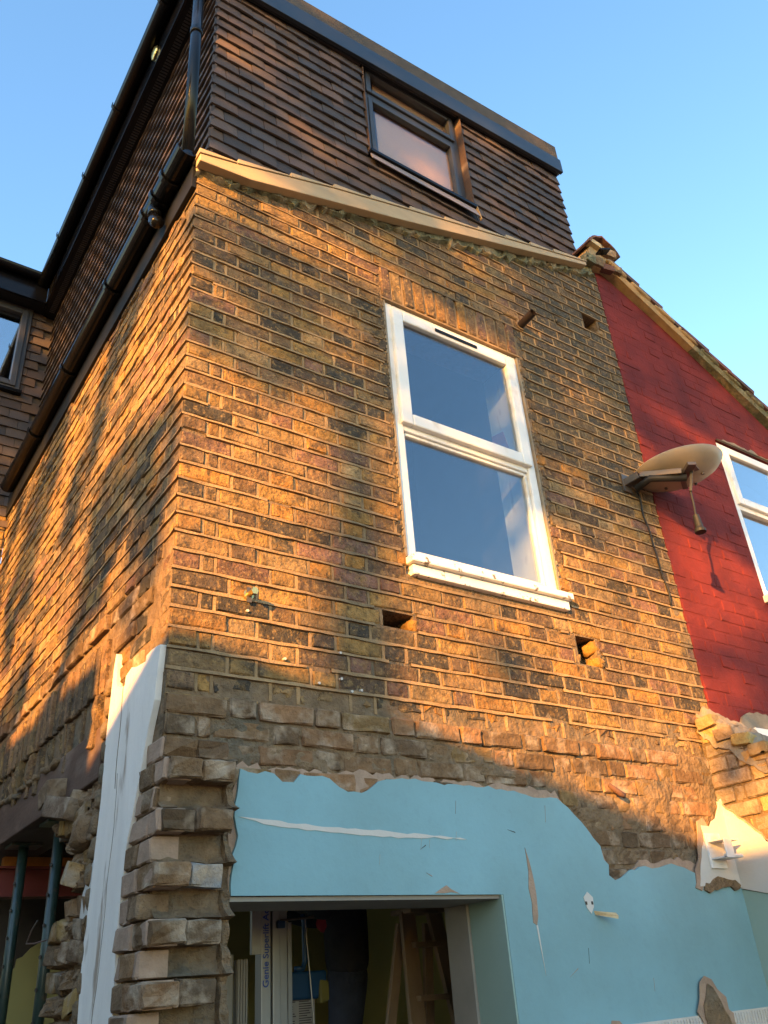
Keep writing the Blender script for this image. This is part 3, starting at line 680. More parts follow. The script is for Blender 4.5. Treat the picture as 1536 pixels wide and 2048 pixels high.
for a, b in zip(steps, steps[1:]):
    za, zb_ = lerp_pts(BT, a), lerp_pts(BT, b)
    mb = MB(); mb.add([(a, -.078, za - .013), (b - .003, -.078, zb_ - .013), (b - .003, -.078, zb_ - .006), (a, -.078, za + .018), (a, .10, za - .013), (b - .003, .10, zb_ - .013), (b - .003, .10, zb_ - .006), (a, .10, za + .018)],
                      [(0, 1, 2, 3), (7, 6, 5, 4), (0, 4, 5, 1), (1, 5, 6, 2), (2, 6, 7, 3), (3, 7, 4, 0)])
    mb.build('verge_unit', M_CREAM, VB, bevel=.002)
# dark soffit between board and wall
mb = MB()
for a, b in zip(xsb, xsb[1:]):
    mb.add([(a, -.02, lerp_pts(BB, a) + .02), (b, -.02, lerp_pts(BB, b) + .02), (b, .02, lerp_pts(BB, b) + .02), (a, .02, lerp_pts(BB, a) + .02)], [(0, 1, 2, 3)])
mb.build('verge_soffit', M_CEM, HOUSE)
# old roof plane under the dormer
mb = MB(); mb.add([(-.02, .1, 5.20), (W, .1, 6.05), (W, SL, 6.05), (-.02, SL, 5.20)], [(0, 1, 2, 3)]); mb.build('roof_deck', M_DARK, HOUSE)

# --- upstairs window
WIN = empty('window', ((WX0 + WX1) / 2, .03, WZ0), parent=HOUSE)
def frame_ring(mb, x0, x1, z0, z1, w_, y0, y1):
    mb.box((x0, y0, z0), (x0 + w_, y1, z1)); mb.box((x1 - w_, y0, z0), (x1, y1, z1))
    mb.box((x0 + w_, y0, z0), (x1 - w_, y1, z0 + w_)); mb.box((x0 + w_, y0, z1 - w_), (x1 - w_, y1, z1))
def child(o, p):
    mw = o.matrix_world.copy(); o.parent = p; o.matrix_parent_inverse = Matrix.Translation(-p.location); return o
fx0, fx1, fz0, fz1 = 1.083, 2.026, 3.345, 4.893
mb = MB(); frame_ring(mb, fx0, fx1, fz0, fz1, .055, .012, .085); mb.box((fx0 + .055, .018, 4.075), (fx1 - .055, .08, 4.125))
o = mb.build('frame', M_UPVC, None, bevel=.005); child(o, WIN)
mb = MB(); mb_sx0, mb_sx1, sz0, sz1 = fx0 + .035, fx1 - .035, 4.105, fz1 - .04
frame_ring(mb, mb_sx0, mb_sx1, sz0, sz1, .068, -.012, .03); o = mb.build('sash', M_UPVC, None, bevel=.008); child(o, WIN)
mb = MB(); frame_ring(mb, fx0 + .055, fx1 - .055, fz0 + .055, 4.075, .018, .03, .07); o = mb.build('glazing_bead', M_UPVC, None, bevel=.006); child(o, WIN)
mb = MB(); mb.box((mb_sx0 + .06, .012, sz0 + .06), (mb_sx1 - .06, .018, sz1 - .06)); o = mb.build('glass_pane', M_GLASS, None); child(o, WIN)
mb = MB(); mb.box((fx0 + .06, .046, fz0 + .06), (fx1 - .06, .052, 4.07)); o = mb.build('glass_pane', M_GLASS, None); child(o, WIN)
mb = MB(); mb.box((1.40, -.019, 4.805), (1.70, -.0125, 4.826)); o = mb.build('trickle_vent', M_BLACK, None, bevel=.004); child(o, WIN)
mb = MB(); mb.box((1.070, -.050, 3.318), (2.068, .05, 3.352)); mb.box((1.09, -.024, 3.268), (2.055, .05, 3.317)); o = mb.build('sill', M_SILL, None, bevel=.005); child(o, WIN)
mb = MB(); mb.box((1.071, .0, 3.36), (1.0825, .05, 4.895)); mb.box((2.0265, .0, 3.36), (2.039, .05, 4.895)); mb.box((1.0835, .006, 4.8935), (2.0255, .05, 4.9035)); o = mb.build('sealant', M_CEM, None, kind='stuff'); child(o, WIN)
r6 = random.Random(4)
mb = MB()
for i in range(46):
    z = 3.40 + i * .032; hh = r6.uniform(.006, .026)
    for x in (1.066, 2.044):
        if r6.random() < .72: mb.box((x - .0012, -.003, z), (x + .0014 + r6.uniform(0, .002), .01, z + hh))
o = mb.build('foam_edge', M_CEM, None, kind='stuff'); child(o, WIN)
# a dark room behind it with a pale lit side wall
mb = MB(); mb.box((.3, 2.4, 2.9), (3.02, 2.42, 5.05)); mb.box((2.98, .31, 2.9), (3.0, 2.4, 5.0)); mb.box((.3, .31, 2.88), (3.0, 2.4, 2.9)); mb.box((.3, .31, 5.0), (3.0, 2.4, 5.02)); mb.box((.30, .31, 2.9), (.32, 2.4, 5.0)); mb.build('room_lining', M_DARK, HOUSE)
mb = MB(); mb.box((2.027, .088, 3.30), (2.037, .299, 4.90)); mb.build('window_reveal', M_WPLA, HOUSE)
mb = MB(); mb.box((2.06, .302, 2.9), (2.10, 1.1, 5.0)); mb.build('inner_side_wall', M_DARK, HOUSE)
mb = MB(); mb.prism([(.175, 4.34), (.20, 4.48), (.297, 4.50), (.297, 4.27), (.215, 4.258)], lambda a, b, d: (2.0235 + d, a, b), .003); mb.build('pink_panel', M_CLOUDW, HOUSE)

# --- tile hung dormer
DY = .12; DX = .115
mb = MB(); mb.box((DX + .02, DY, 5.2), (1.145, DY + .12, 7.3)); mb.box((1.985, DY, 5.2), (3.0, DY + .12, 7.3)); mb.box((1.145, DY, 5.2), (1.985, DY + .12, 6.2)); mb.box((1.145, DY + .002, 7.215), (1.985, DY + .12, 7.3))
mb.box((DX + .02, DY + .12, 5.2), (DX + .1, SL, 7.3))
DORM = mb.build('dormer', M_DARK, HOUSE)
TL = Pieces('tile', 'tile_field', M_TILE)
def tile_geo():
    vs = []; nx = 3
    for t, y in ((0, 0), (1, .012)):
        for i in range(nx + 1):
            x = -.5 + i / nx; cam_ = .0022 * (1 - (2 * x) ** 2)
            vs += [(x, y - cam_, 0), (x, y - cam_, 1)]
    n2 = (nx + 1) * 2; fs = []
    for i in range(nx):
        a = 2 * i; fs += [(a, a + 2, a + 3, a + 1), (n2 + a, n2 + a + 1, n2 + a + 3, n2 + a + 2), (a, n2 + a, n2 + a + 2, a + 2), (a + 1, a + 3, n2 + a + 3, n2 + a + 1)]
    fs += [(0, 1, n2 + 1, n2), (2 * nx, n2 + 2 * nx, n2 + 2 * nx + 1, 2 * nx + 1)]
    return vs, fs
GEO[('TILE', 0)] = tile_geo()
def tilecol(r):
    c = r.choice([(.125, .088, .076), (.115, .083, .078), (.145, .094, .076), (.10, .078, .076), (.165, .102, .072), (.085, .070, .073), (.13, .092, .08)])
    k = r.uniform(.42, .72); return (c[0] * k * .94, c[1] * k, c[2] * k)
TW = .160; G = .0924
rt = random.Random(17)
for j in range(-5, 20):
    zt = 6.86 - G * j
    if zt > 7.2: continue
    x = DX - .022 - (TW / 2 if j % 2 else 0)
    while x < 3.02:
        a, b = max(x, DX - .022), min(x + TW, 3.02); x += TW
        if b - a < .03: continue
        xm = (a + b) / 2
        if zt + .09 < lerp_pts(BT, xm) - .25: continue
        if b > 1.15 and a < 1.985 and zt > 6.17:
            if xm < 1.15: b = 1.148
            elif xm > 1.985: a = 1.987
            elif a < 1.15 and 1.15 - a > .03: b = 1.148
            elif b > 1.985 and b - 1.985 > .03: a = 1.987
            else: continue
            xm = (a + b) / 2
        h = .125; tilt = .17
        rot = Matrix.Rotation(tilt + rt.gauss(0, .012), 3, 'X') @ Matrix.Rotation(rt.gauss(0, .004), 3, 'Y')
        TL.add(('TILE', 0), (xm, DY - .026 + rt.gauss(0, .0015), zt + rt.gauss(0, .001)), Matrix.Rotation(-tilt + rt.gauss(0, .012), 3, 'X'), tilecol(rt), DORM, (0, -1, 0), b - a, .09, (b - a - .003, 1, h))
    y = DY - .022 - (0 if j % 2 else TW / 2)
    while y < SL:
        a, b = max(y, DY - .020), min(y + TW, SL); y += TW
        if b - a < .03 or zt < 5.24: continue
        TL.add(('TILE', 0), (DX - .026 + rt.gauss(0, .0006), (a + b) / 2, zt + rt.gauss(0, .0004)), ROT_L @ Matrix.Rotation(-.17 + rt.gauss(0, .003), 3, 'X'), tilecol(rt), DORM, (-1, 0, 0), b - a, .09, (b - a - .003, 1, .125))
# attic window
AW = empty('attic_window', (1.56, .15, 6.2), parent=HOUSE)
mb = MB(); frame_ring(mb, 1.150, 1.98, 6.245, 7.212, .05, .135, .20); mb.box((1.20, .135, 6.885), (1.93, .20, 6.935)); o = mb.build('frame', M_ANTH, None, bevel=.004); child(o, AW)
mb = MB(); frame_ring(mb, 1.185, 1.945, 6.935, 7.19, .04, .118, .165); o = mb.build('sash', M_ANTH, None, bevel=.006); child(o, AW)
mb = MB(); frame_ring(mb, 1.198, 1.932, 6.285, 6.89, .035, .126, .17); o = mb.build('glazing_bead', M_ANTH, None, bevel=.006); child(o, AW)
mb = MB(); mb.box((1.215, .150, 6.965), (1.915, .154, 7.16)); o = mb.build('glass_pane', M_GLASS2, None); child(o, AW)
mb = MB(); mb.box((1.225, .156, 6.31), (1.905, .160, 6.865)); o = mb.build('glass_pane', M_GLASS2, None); child(o, AW)
mb = MB(); mb.box((1.29, .186, 6.29), (1.94, .190, 7.19)); o = mb.build('glow_sheet', M_PEACHGLOW, None); child(o, AW)  # sheet behind the glass, paints in the peach reflection
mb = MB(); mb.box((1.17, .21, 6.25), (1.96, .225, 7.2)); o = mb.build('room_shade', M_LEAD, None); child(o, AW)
mb = MB(); mb.box((1.135, .06, 6.222), (2.0, .16, 6.247)); o = mb.build('sill', M_BLACK, None, bevel=.003); child(o, AW)
mb = MB(); mb.prism([(1.14, 6.218), (2.0, 6.218), (2.0, 6.135), (1.8, 6.150), (1.5, 6.148), (1.3, 6.155), (1.14, 6.160)], lambda a, b, d: (a, .078 + d + (6.22 - b) * -.25, b), .006); o = mb.build('flashing', M_LEAD, None); child(o, AW)
for a_, b_ in (((1.983, .075, 6.25), (1.987, .16, 7.21)), ((1.1465, .09, 6.25), (1.1495, .16, 7.21))): mb = MB(); mb.box(a_, b_); child(mb.build('reveal_lining', M_BEAM, None), AW)
mb = MB(); mb.bar((1.99, .07, 6.235), (2.015, .068, 6.12), .02, .006); o = mb.build('flashing_tail', M_UNDER, None); child(o, AW)

# --- flat roof edge, fascias, gutters
FB = [(-.15, 7.065), (3.03, 7.235)]; FT = [(-.15, 7.225), (3.03, 7.385)]; CT = [(-.15, 7.375), (3.03, 7.565)]
def strip_x(name, lo, hi, y0, y1, m, x0=-.02, x1=3.03, bevel=.003):
    mb = MB(); vs = []
    for x in (x0, x1):
        vs += [(x, y0, lerp_pts(lo, x)), (x, y1, lerp_pts(lo, x)), (x, y1, lerp_pts(hi, x)), (x, y0, lerp_pts(hi, x))]
    mb.add(vs, [(0, 1, 2, 3), (7, 6, 5, 4), (0, 4, 5, 1), (1, 5, 6, 2), (2, 6, 7, 3), (3, 7, 4, 0)])
    return mb.build(name, m, HOUSE, bevel=bevel)
strip_x('fascia', FB, FT, .045, .075, M_FASC)
strip_x('roof_edge_trim', [(a, b + .001) for a, b in FT], CT, .062, .30, M_COPE)
strip_x('soffit', [(a, b + .02) for a, b in FB], [(a, b + .03) for a, b in FB], .076, .20, M_SOFFIT)
strip_x('soffit_vent_slot', [(a, b + .012) for a, b in FB], [(a, b + .0195) for a, b in FB], .085, .094, M_ANTH)
mb = MB(); mb.box((-.02, .30, 7.35), (3.0, 7.0, 7.40)); mb.build('flat_roof', M_COPE, HOUSE)
# side eaves of the flat roof
mb = MB(); mb.box((-.022, .0, 7.195), (-.002, SL - .1, 7.43)); mb.build('side_fascia', M_BLACK, HOUSE, bevel=.003)
mb = MB(); mb.box((-.0015, .02, 7.205), (.14, SL, 7.215)); SOF = mb.build('side_soffit', M_SOFFIT, HOUSE)
mb = MB()
for i in range(150): mb.box((.03, .05 + i * .0235, 7.199), (.075, .062 + i * .0235, 7.2045))
mb.build('soffit_grille', M_ANTH, SOF, kind='stuff')
def gutter(name, p0, p1, r_, parent, m=M_BLACK):
    mb = MB(); p0, p1 = Vector(p0), Vector(p1); d = (p1 - p0).normalized(); side = d.cross(Vector((0, 0, 1))).normalized(); n = 14; vs = []
    for rr_ in (r_, r_ - .005):
        for p in (p0, p1):
            for k in range(n + 1):
                a = math.pi + math.pi * k / n; vs.append(p + side * math.cos(a) * rr_ + Vector((0, 0, 1)) * math.sin(a) * rr_ * .92)
    N = n + 1; fs = []
    for k in range(n):
        fs += [(k, k + 1, N + k + 1, N + k), (2 * N + k, 3 * N + k, 3 * N + k + 1, 2 * N + k + 1), (k, 2 * N + k, 2 * N + k + 1, k + 1), (N + k, N + k + 1, 3 * N + k + 1, 3 * N + k)]
    fs += [(0, N, 3 * N, 2 * N), (n, 2 * N + n, 3 * N + n, N + n)]
    mb.add(vs, fs); return mb.build(name, m, parent, smooth=False)
def clip(p, d, r_, parent):
    p = Vector(p); d = Vector(d).normalized(); side = d.cross(Vector((0, 0, 1))).normalized()
    mb = MB(); n = 12; vs = []; fs = []
    for off in (-.013, .013):
        for k in range(n + 1):
            a = math.pi * .93 + math.pi * 1.14 * k / n; vs.append(p + d * off + side * math.cos(a) * (r_ + .005) + Vector((0, 0, 1)) * math.sin(a) * (r_ + .005) * .94)
    N = n + 1
    fs = [(k, k + 1, N + k + 1, N + k) for k in range(n)]
    mb.add(vs, fs); o = mb.build('gutter_bracket', M_BLACK, parent)
    m = o.modifiers.new('solid', 'SOLIDIFY'); m.thickness = .006; return o
UG = gutter('roof_gutter', (-.072, -.02, 7.43), (-.072, SL - .16, 7.41), .052, HOUSE)
for y in (.55, 1.45, 2.15, 2.85): clip((-.072, y, 7.425), (0, 1, 0), .052, UG)
EG = gutter('eaves_gutter', (-.062, -.035, 5.305), (-.062, SL - .15, 5.290), .056, HOUSE)
for y in (.17, .31, .45, 1.03, 1.87, 2.66): clip((-.062, y, 5.302 - .004 * y), (0, 1, 0), .056, EG)
mb = MB(); mb.tube([(-.075, .36, 5.26), (-.075, .36, 5.20)], .036, 16); mb.tube([(-.075, .36, 5.2), (-.075, .352, 5.165), (-.072, .335, 5.14), (-.066, .315, 5.125)], .031, 16); mb.build('gutter_outlet', M_BLACK, EG, smooth=True)
mb = MB(); mb.box((-.020, .004, 5.10), (.004, SL, 5.315)); mb.build('eaves_fascia', M_SOFFIT, HOUSE, bevel=.003)
mb = MB(); mb.box((-.0005, .02, 5.315), (.14, SL, 5.325)); mb.build('eaves_flashing', M_LEAD, HOUSE)
mb = MB(); mb.tube([(-.032, .055, 5.30), (-.032, .055, 7.30)], .031, 20); DP = mb.build('downpipe', M_BLACK, HOUSE, smooth=True)
for z in (5.345, 6.41, 7.12): mb = MB(); mb.tube([(-.032, .055, z - .022), (-.032, .055, z + .022)], .0355, 20); mb.build('pipe_collar', M_BLACK, DP, smooth=True)
import bmesh
bm = bmesh.new(); bmesh.ops.create_uvsphere(bm, u_segments=20, v_segments=10, radius=.052); me = bpy.data.meshes.new('soffit_lamp'); bm.to_mesh(me); bm.free(); me.materials.append(M_BRASS)
o = bpy.data.objects.new('soffit_lamp', me); COL.objects.link(o); o.scale = (.35, 1, 1); o.location = (-.028, .86, 7.33); o.parent = HOUSE

# --- back dormer and main house behind
mb = MB(); mb.box((-2.2, SL + .02, 5.0), (.13, SL + .3, 7.4)); BD = mb.build('back_dormer', M_DARK, HOUSE)
for j in range(-5, 22):
    zt = 6.86 - G * j
    if zt > 7.2 or zt < 4.95: continue
    x = .11 - (TW / 2 if j % 2 else 0)
    while x > -1.0:
        a, b = x - TW, x; x -= TW
        if b > -.085 and a < -.085 and zt > 6.24: a = -.084
        elif b <= -.084 and zt > 6.24: continue
        if b - a < .03: continue
        TL.add(('TILE', 0), ((a + b) / 2, SL - .006 + rt.gauss(0, .0015), zt), Matrix.Rotation(-.17 + rt.gauss(0, .01), 3, 'X'), tilecol(rt), BD, (0, -1, 0), b - a, .09, (b - a - .003, 1, .125))
BWN = empty('back_window', (-.6, SL, 6.25), parent=HOUSE)
mb = MB(); frame_ring(mb, -1.3, -.088, 6.30, 7.22, .055, SL - .02, SL + .06); o = mb.build('frame', M_ANTH, None, bevel=.004); child(o, BWN)
mb = MB(); frame_ring(mb, -1.27, -.125, 6.335, 7.18, .05, SL - .035, SL + .03); o = mb.build('sash', M_ANTH, None, bevel=.005); child(o, BWN)
mb = MB(); mb.box((-1.22, SL + .012, 6.38), (-.17, SL + .016, 7.13)); o = mb.build('glass_pane', M_GLASS3, None); child(o, BWN)
mb = MB(); mb.box((-1.32, SL - .05, 6.265), (-.07, SL + .02, 6.298)); o = mb.build('sill', M_BLACK, None, bevel=.003); child(o, BWN)
mb = MB(); mb.box((-2.2, SL - .16, 7.215), (.13, SL + .02, 7.23)); mb.build('back_soffit', M_SOFFIT, HOUSE)
mb = MB(); mb.box((-2.2, SL - .18, 7.2), (-.024, SL - .161, 7.44)); mb.build('back_fascia', M_BLACK, HOUSE)
gutter('back_gutter', (-2.2, SL - .235, 7.45), (-.07, SL - .235, 7.44), .052, HOUSE)
mb = MB(); mb.box((-2.2, SL + .01, 0), (.004, SL + .25, 5.2)); MAINW = mb.build('main_rear_wall', M_RMORT, HOUSE)
for c in range(-2, 22):
    zc = Z0 - CO * (c + .5); off = .06 if c % 2 else 0
    for k, a, b in lay(c, .45, 'S' if c % 2 == 0 else 'H'):
        full = {'S': .2286, 'H': .1143, 'Q': .0572}[k]; sx = (b - a - .011) / (full - .011)
        if sx < .25: continue
        BR.add((k, rng.randrange(6)), (-(a + b) / 2, SL, zc), ROT_F, brickcol(rng, .25), MAINW, (0, -1, 0), b - a, .065, (sx, 1, 1))
BR.finish(300); RB.finish(300); SB.finish(200); TL.finish(300)

# --- inside of the ground floor
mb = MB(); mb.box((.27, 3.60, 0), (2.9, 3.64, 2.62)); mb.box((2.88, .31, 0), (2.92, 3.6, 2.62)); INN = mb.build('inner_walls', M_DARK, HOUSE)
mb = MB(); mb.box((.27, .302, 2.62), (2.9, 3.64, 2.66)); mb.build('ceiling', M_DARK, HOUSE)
for i in range(6): mb = MB(); mb.box((.27, .7 + i * .45, 2.46), (2.88, .75 + i * .45, 2.62)); mb.build('joist', M_BEAM, INN)
mb = MB(); mb.prism(ragged([(.27, 1.86), (.42, 1.90), (.52, 2.03), (.64, 2.13), (.9, 2.14)], .04, .012, 71) + [(.9, 2.3), (2.88, 2.3), (2.88, 0), (.27, 0)], lambda a, b, d: (a, 3.585 + d, b), .012); mb.build('yellow_plaster', M_YEL, INN)
mb = MB(); mb.box((2.865, .32, 0), (2.878, 3.58, 2.3)); mb.build('yellow_plaster', M_YEL, INN)
mb = MB(); mb.box((.05, 2.48, 2.25), (2.86, 2.52, 2.40)); mb.box((.05, 2.44, 2.25), (2.86, 2.56, 2.262)); mb.box((.05, 2.44, 2.388), (2.86, 2.56, 2.40)); mb.build('steel_beam', M_STEELR, INN)
mb = MB(); mb.box((.10, 2.50, 2.402), (.9, 2.56, 2.455)); mb.build('sunlit_strip', M_SUNLIT, INN)  # strip coloured orange to paint in sunlit brick deep inside

# ================================================================== neighbouring red house
NB = empty('red_house', (3.03, 0, 0), label='neighbouring house with red painted brick wall and sloping tiled roof', cat='house')
NW = [(3.03, 6.14), (3.16, 6.10), (3.737, 5.86), (4.176, 5.63), (4.766, 5.30), (5.6, 4.85)]
NX0, NX1, NZ0, NZ1 = 3.945, 5.05, 3.70, 4.94
mb = MB()
xs = [3.032, NX0, NX1, 6.0]
grid_solid(mb, xs, [0, NZ0, NZ1, 5.0], lambda x, z: not (NX0 < x < NX1 and NZ0 < z < NZ1), FW, .0032, .30)
gx = [3.032, 3.16, 3.737, 4.176, 4.766, 5.3]
for a, b in zip(gx, gx[1:]):
    ta, tb = lerp_pts(NW, a), lerp_pts(NW, b)
    mb.add([(a, .0032, 5.0), (b, .0032, 5.0), (b, .0032, tb), (a, .0032, ta), (a, .30, 5.0), (b, .30, 5.0), (b, .30, tb), (a, .30, ta)], [(0, 1, 2, 3), (7, 6, 5, 4), (0, 4, 5, 1), (1, 5, 6, 2), (2, 6, 7, 3), (3, 7, 4, 0)])
NWALL = mb.build('rear_wall', M_RED, None); child(NWALL, NB)
NBR = Pieces('brick', 'brick_field', M_RED)
for c in range(-14, 30):
    zc = Z0 - CO * (c + .5) - .01
    for k, a, b in lay(c, 2.2, 'S' if c % 2 == 0 else 'H'):
        a += 3.034; b += 3.034; xm = (a + b) / 2
        if zc + .035 > min(lerp_pts(NW, a), lerp_pts(NW, b)) - .005: continue
        if b > NX0 and a < NX1 and zc + .035 > NZ0 and zc - .035 < NZ1:
            if xm < NX0 and NX0 - a > .04: b = NX0
            else: continue
        full = {'S': .2286, 'H': .1143, 'Q': .0572}[k]; sx = (b - a - .006) / (full - .006)
        NBR.add(('P' + k, rng.randrange(6)), ((a + b) / 2, rng.gauss(.001, .0016), zc), ROT_F, (1, 1, 1), NB, (0, -1, 0), b - a, .07, (sx, 1, 1))
NBR.finish(0) if False else None
for it in NBR.items: pass
# keep children relative to the house root
def finish_rel(P, n, root):
    P.items.sort(key=lambda t: -t[0]); mb = MB()
    for i, (a, key, mw, c, par) in enumerate(P.items):
        if i < n and a > 0:
            o = bpy.data.objects.new(P.name, mesh_of(key, P.m)); COL.objects.link(o); o.matrix_world = mw; o.color = (*c, 1)
            o.parent = root; o.matrix_parent_inverse = root.matrix_world.inverted() if False else Matrix.Translation(-root.location)
        else: mb.add([mw @ Vector(v) for v in geo(key)[0]], geo(key)[1], tuple(c))
    if mb.v: child(mb.build(P.rest, P.m, None, kind='stuff'), root)
finish_rel(NBR, 300, NB)
NWIN = empty('window', (NX0 - 3.03, .03, NZ0), parent=NB)
def nchild(o): o.parent = NWIN; o.matrix_parent_inverse = Matrix.Translation((-NX0, -.03, -NZ0)); return o
mb = MB(); frame_ring(mb, NX0 + .008, NX1 - .01, NZ0 + .02, NZ1 - .015, .055, .01, .08); mb.box((NX0 + .063, .012, 4.385), (NX1 - .065, .078, 4.44)); mb.box((4.62, .011, NZ0 + .075), (4.67, .079, NZ1 - .07)); nchild(mb.build('frame', M_UPVC, None, bevel=.005))
mb = MB(); frame_ring(mb, NX0 + .045, 4.635, 4.42, NZ1 - .045, .058, -.012, .03); nchild(mb.build('sash', M_UPVC, None, bevel=.006))
mb = MB(); mb.box((NX0 + .09, .012, 4.465), (4.60, .018, NZ1 - .09)); nchild(mb.build('glass_pane', M_GLASS3, None))
mb = MB(); mb.box((NX0 + .06, .045, NZ0 + .07), (4.62, .051, 4.385)); nchild(mb.build('glass_pane', M_GLASS3, None))
mb = MB(); mb.box((4.67, .045, NZ0 + .07), (NX1 - .06, .051, NZ1 - .06)); nchild(mb.build('glass_pane', M_GLASS3, None))
mb = MB(); mb.box((NX0 - .02, -.05, NZ0 - .03), (NX1 + .02, .05, NZ0 + .018)); nchild(mb.build('sill', M_UPVC, None, bevel=.004))
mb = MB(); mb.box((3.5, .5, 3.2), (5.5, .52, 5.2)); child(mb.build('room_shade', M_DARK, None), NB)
mb = MB(); mb.prism(ragged([(NX0 + .01, 4.942), (4.2, 4.966), (4.5, 4.958), (4.8, 4.96), (NX1, 4.942)], .04, .007, 61), lambda a, b, d: (a, -.012 + d, b), .03); child(mb.build('window_head_mortar', M_CEM, None), NB)
mb = MB(); mb.box((3.29, -.075, 2.745), (3.9, .05, 2.79)); child(mb.build('lower_sill', M_UPVC, None, bevel=.004), NB)
mb = MB(); mb.prism(ragged([(3.0, 2.70), (3.03, 2.86), (3.10, 2.84), (3.2, 2.80), (3.26, 2.80), (3.30, 2.865), (3.38, 2.90), (3.5, 2.90), (3.7, 2.87), (3.7, 2.5), (3.0, 2.5)], .04, .01, 62), lambda a, b, d: (a, -.012 + d, b), .018); child(mb.build('cement_patch', M_CEM, None), NB)
# roof: verge bedding, undercloak, tile courses, ridge
dirx = Vector((1, 0, -.505)).normalized(); upn = Vector((.505, 0, 1)).normalized()
o0 = Vector((3.10, 0, 6.175))
mb = MB()
for (s_a, s_b, um) in ((.06, .95, M_UNDER), (.953, 2.6, M_MOSS_SHADE)):  # sandy sunlit part, darker rest: light painted into the colour, with moss
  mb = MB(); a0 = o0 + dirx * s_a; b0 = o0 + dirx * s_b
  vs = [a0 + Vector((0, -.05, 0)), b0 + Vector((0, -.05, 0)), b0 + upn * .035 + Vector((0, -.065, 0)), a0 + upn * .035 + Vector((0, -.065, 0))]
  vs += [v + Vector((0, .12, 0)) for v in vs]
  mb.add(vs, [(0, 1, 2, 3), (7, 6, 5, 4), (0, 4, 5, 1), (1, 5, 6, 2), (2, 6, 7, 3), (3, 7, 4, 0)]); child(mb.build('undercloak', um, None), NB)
for i in range(11):
    mb = MB(); s0 = o0 + dirx * (.02 + .255 * i) + upn * .040; s1 = s0 + dirx * .30; r7 = random.Random(i)
    t0, t1 = .012, .036
    lo = [s0 + upn * 0.0, s1 + upn * 0.018]
    y0 = -.085 + r7.gauss(0, .006)
    n = 8; vs = []
    for yy in [y0 + (3.0) * k / n for k in range(n + 1)]:
        arch = .0
        for p, th in ((lo[0], .028), (lo[1], .040)):
            vs += [p + Vector((0, yy, 0)), p + upn * th + Vector((0, yy, 0))]
    fs = []
    for k in range(n):
        a = 4 * k; fs += [(a + 1, a + 3, a + 7, a + 5), (a, a + 4, a + 6, a + 2), (a + 2, a + 6, a + 7, a + 3), (a, a + 1, a + 5, a + 4)]
    fs += [(0, 2, 3, 1), (4 * n, 4 * n + 1, 4 * n + 3, 4 * n + 2)]
    mb.add(vs, fs); child(mb.build('roof_tile', M_ROOF, None), NB)
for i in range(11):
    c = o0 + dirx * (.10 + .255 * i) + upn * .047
    o = lump('verge_mortar', tuple(c + Vector((0, -.062, 0))), .1, M_UNDER if i < 4 else M_MOSS_SHADE, None, 1000 + i, 2, None, (1.3, .25, .22)); o.rotation_euler = (0, math.atan(.505), 0); child(o, NB)  # same painted split into sunlit and shaded lumps
for i in range(3):
    yy = -.09 + i * .42; mb = MB(); n = 10; vs = []
    for q in (0, 1):
        for rr_ in (.155, .140):
            for k in range(n + 1):
                a = math.pi * (.08 + .84 * k / n); fac = 1.15 if abs(k - n / 2) < 1 else 1
                vs.append((3.105 - math.cos(a) * rr_ * 1.1, yy + .42 * q + .003, 6.27 + math.sin(a) * rr_ * .95 * fac))
    N = n + 1; fs = []
    for k in range(n): fs += [(k, k + 1, 2 * N + k + 1, 2 * N + k), (N + k, 3 * N + k, 3 * N + k + 1, N + k + 1), (k, N + k, N + k + 1, k + 1), (2 * N + k, 2 * N + k + 1, 3 * N + k + 1, 3 * N + k)]
    fs += [(0, 2 * N, 3 * N, N), (n, N + n, 3 * N + n, 2 * N + n)]
    mb.add(vs, fs); child(mb.build('ridge_tile', M_ROOF, None), NB)
bed = ragged([(2.95, 6.20), (2.965, 6.27), (3.0, 6.345), (3.06, 6.40), (3.105, 6.41), (3.16, 6.39), (3.22, 6.33), (3.25, 6.24), (3.255, 6.17), (3.20, 6.12), (3.12, 6.13), (3.04, 6.10), (2.97, 6.10), (2.95, 6.20)], .03, .006, 91)[:-1]
mb = MB(); mb.prism(bed, lambda a, b, d: (a, -.045 + d, b), .12); child(mb.build('ridge_bedding', M_UNDER, None), NB)
for i, (dx, dz, s, m_, q) in enumerate(((-.06, .05, .055, M_PALEW, (1.3, .6, .6)), (.07, .02, .07, M_RUB, (1.2, .6, .5)), (-.09, -.14, .06, M_RMORT, (1.1, .6, .7)), (.02, -.15, .055, M_ROOF, (1.2, .6, .5)), (.12, -.12, .055, M_RMORT, (1, .6, .8)), (-.17, -.16, .05, M_MOSS_SHADE, (1.1, .8, .8)))):
    o = lump('ridge_rubble', (0, 0, 0), s, m_, NB, 60 + i, 3, (.25, .16, .09), q, True); o.location = (3.085 + dx - 3.03, -.05, 6.28 + dz)
# lead piece hanging off the ridge
mb = MB(); mb.bar((3.0, -.09, 6.215), (3.09, -.11, 6.245), .06, .012); child(mb.build('ridge_clip', M_BLACK, None), NB)

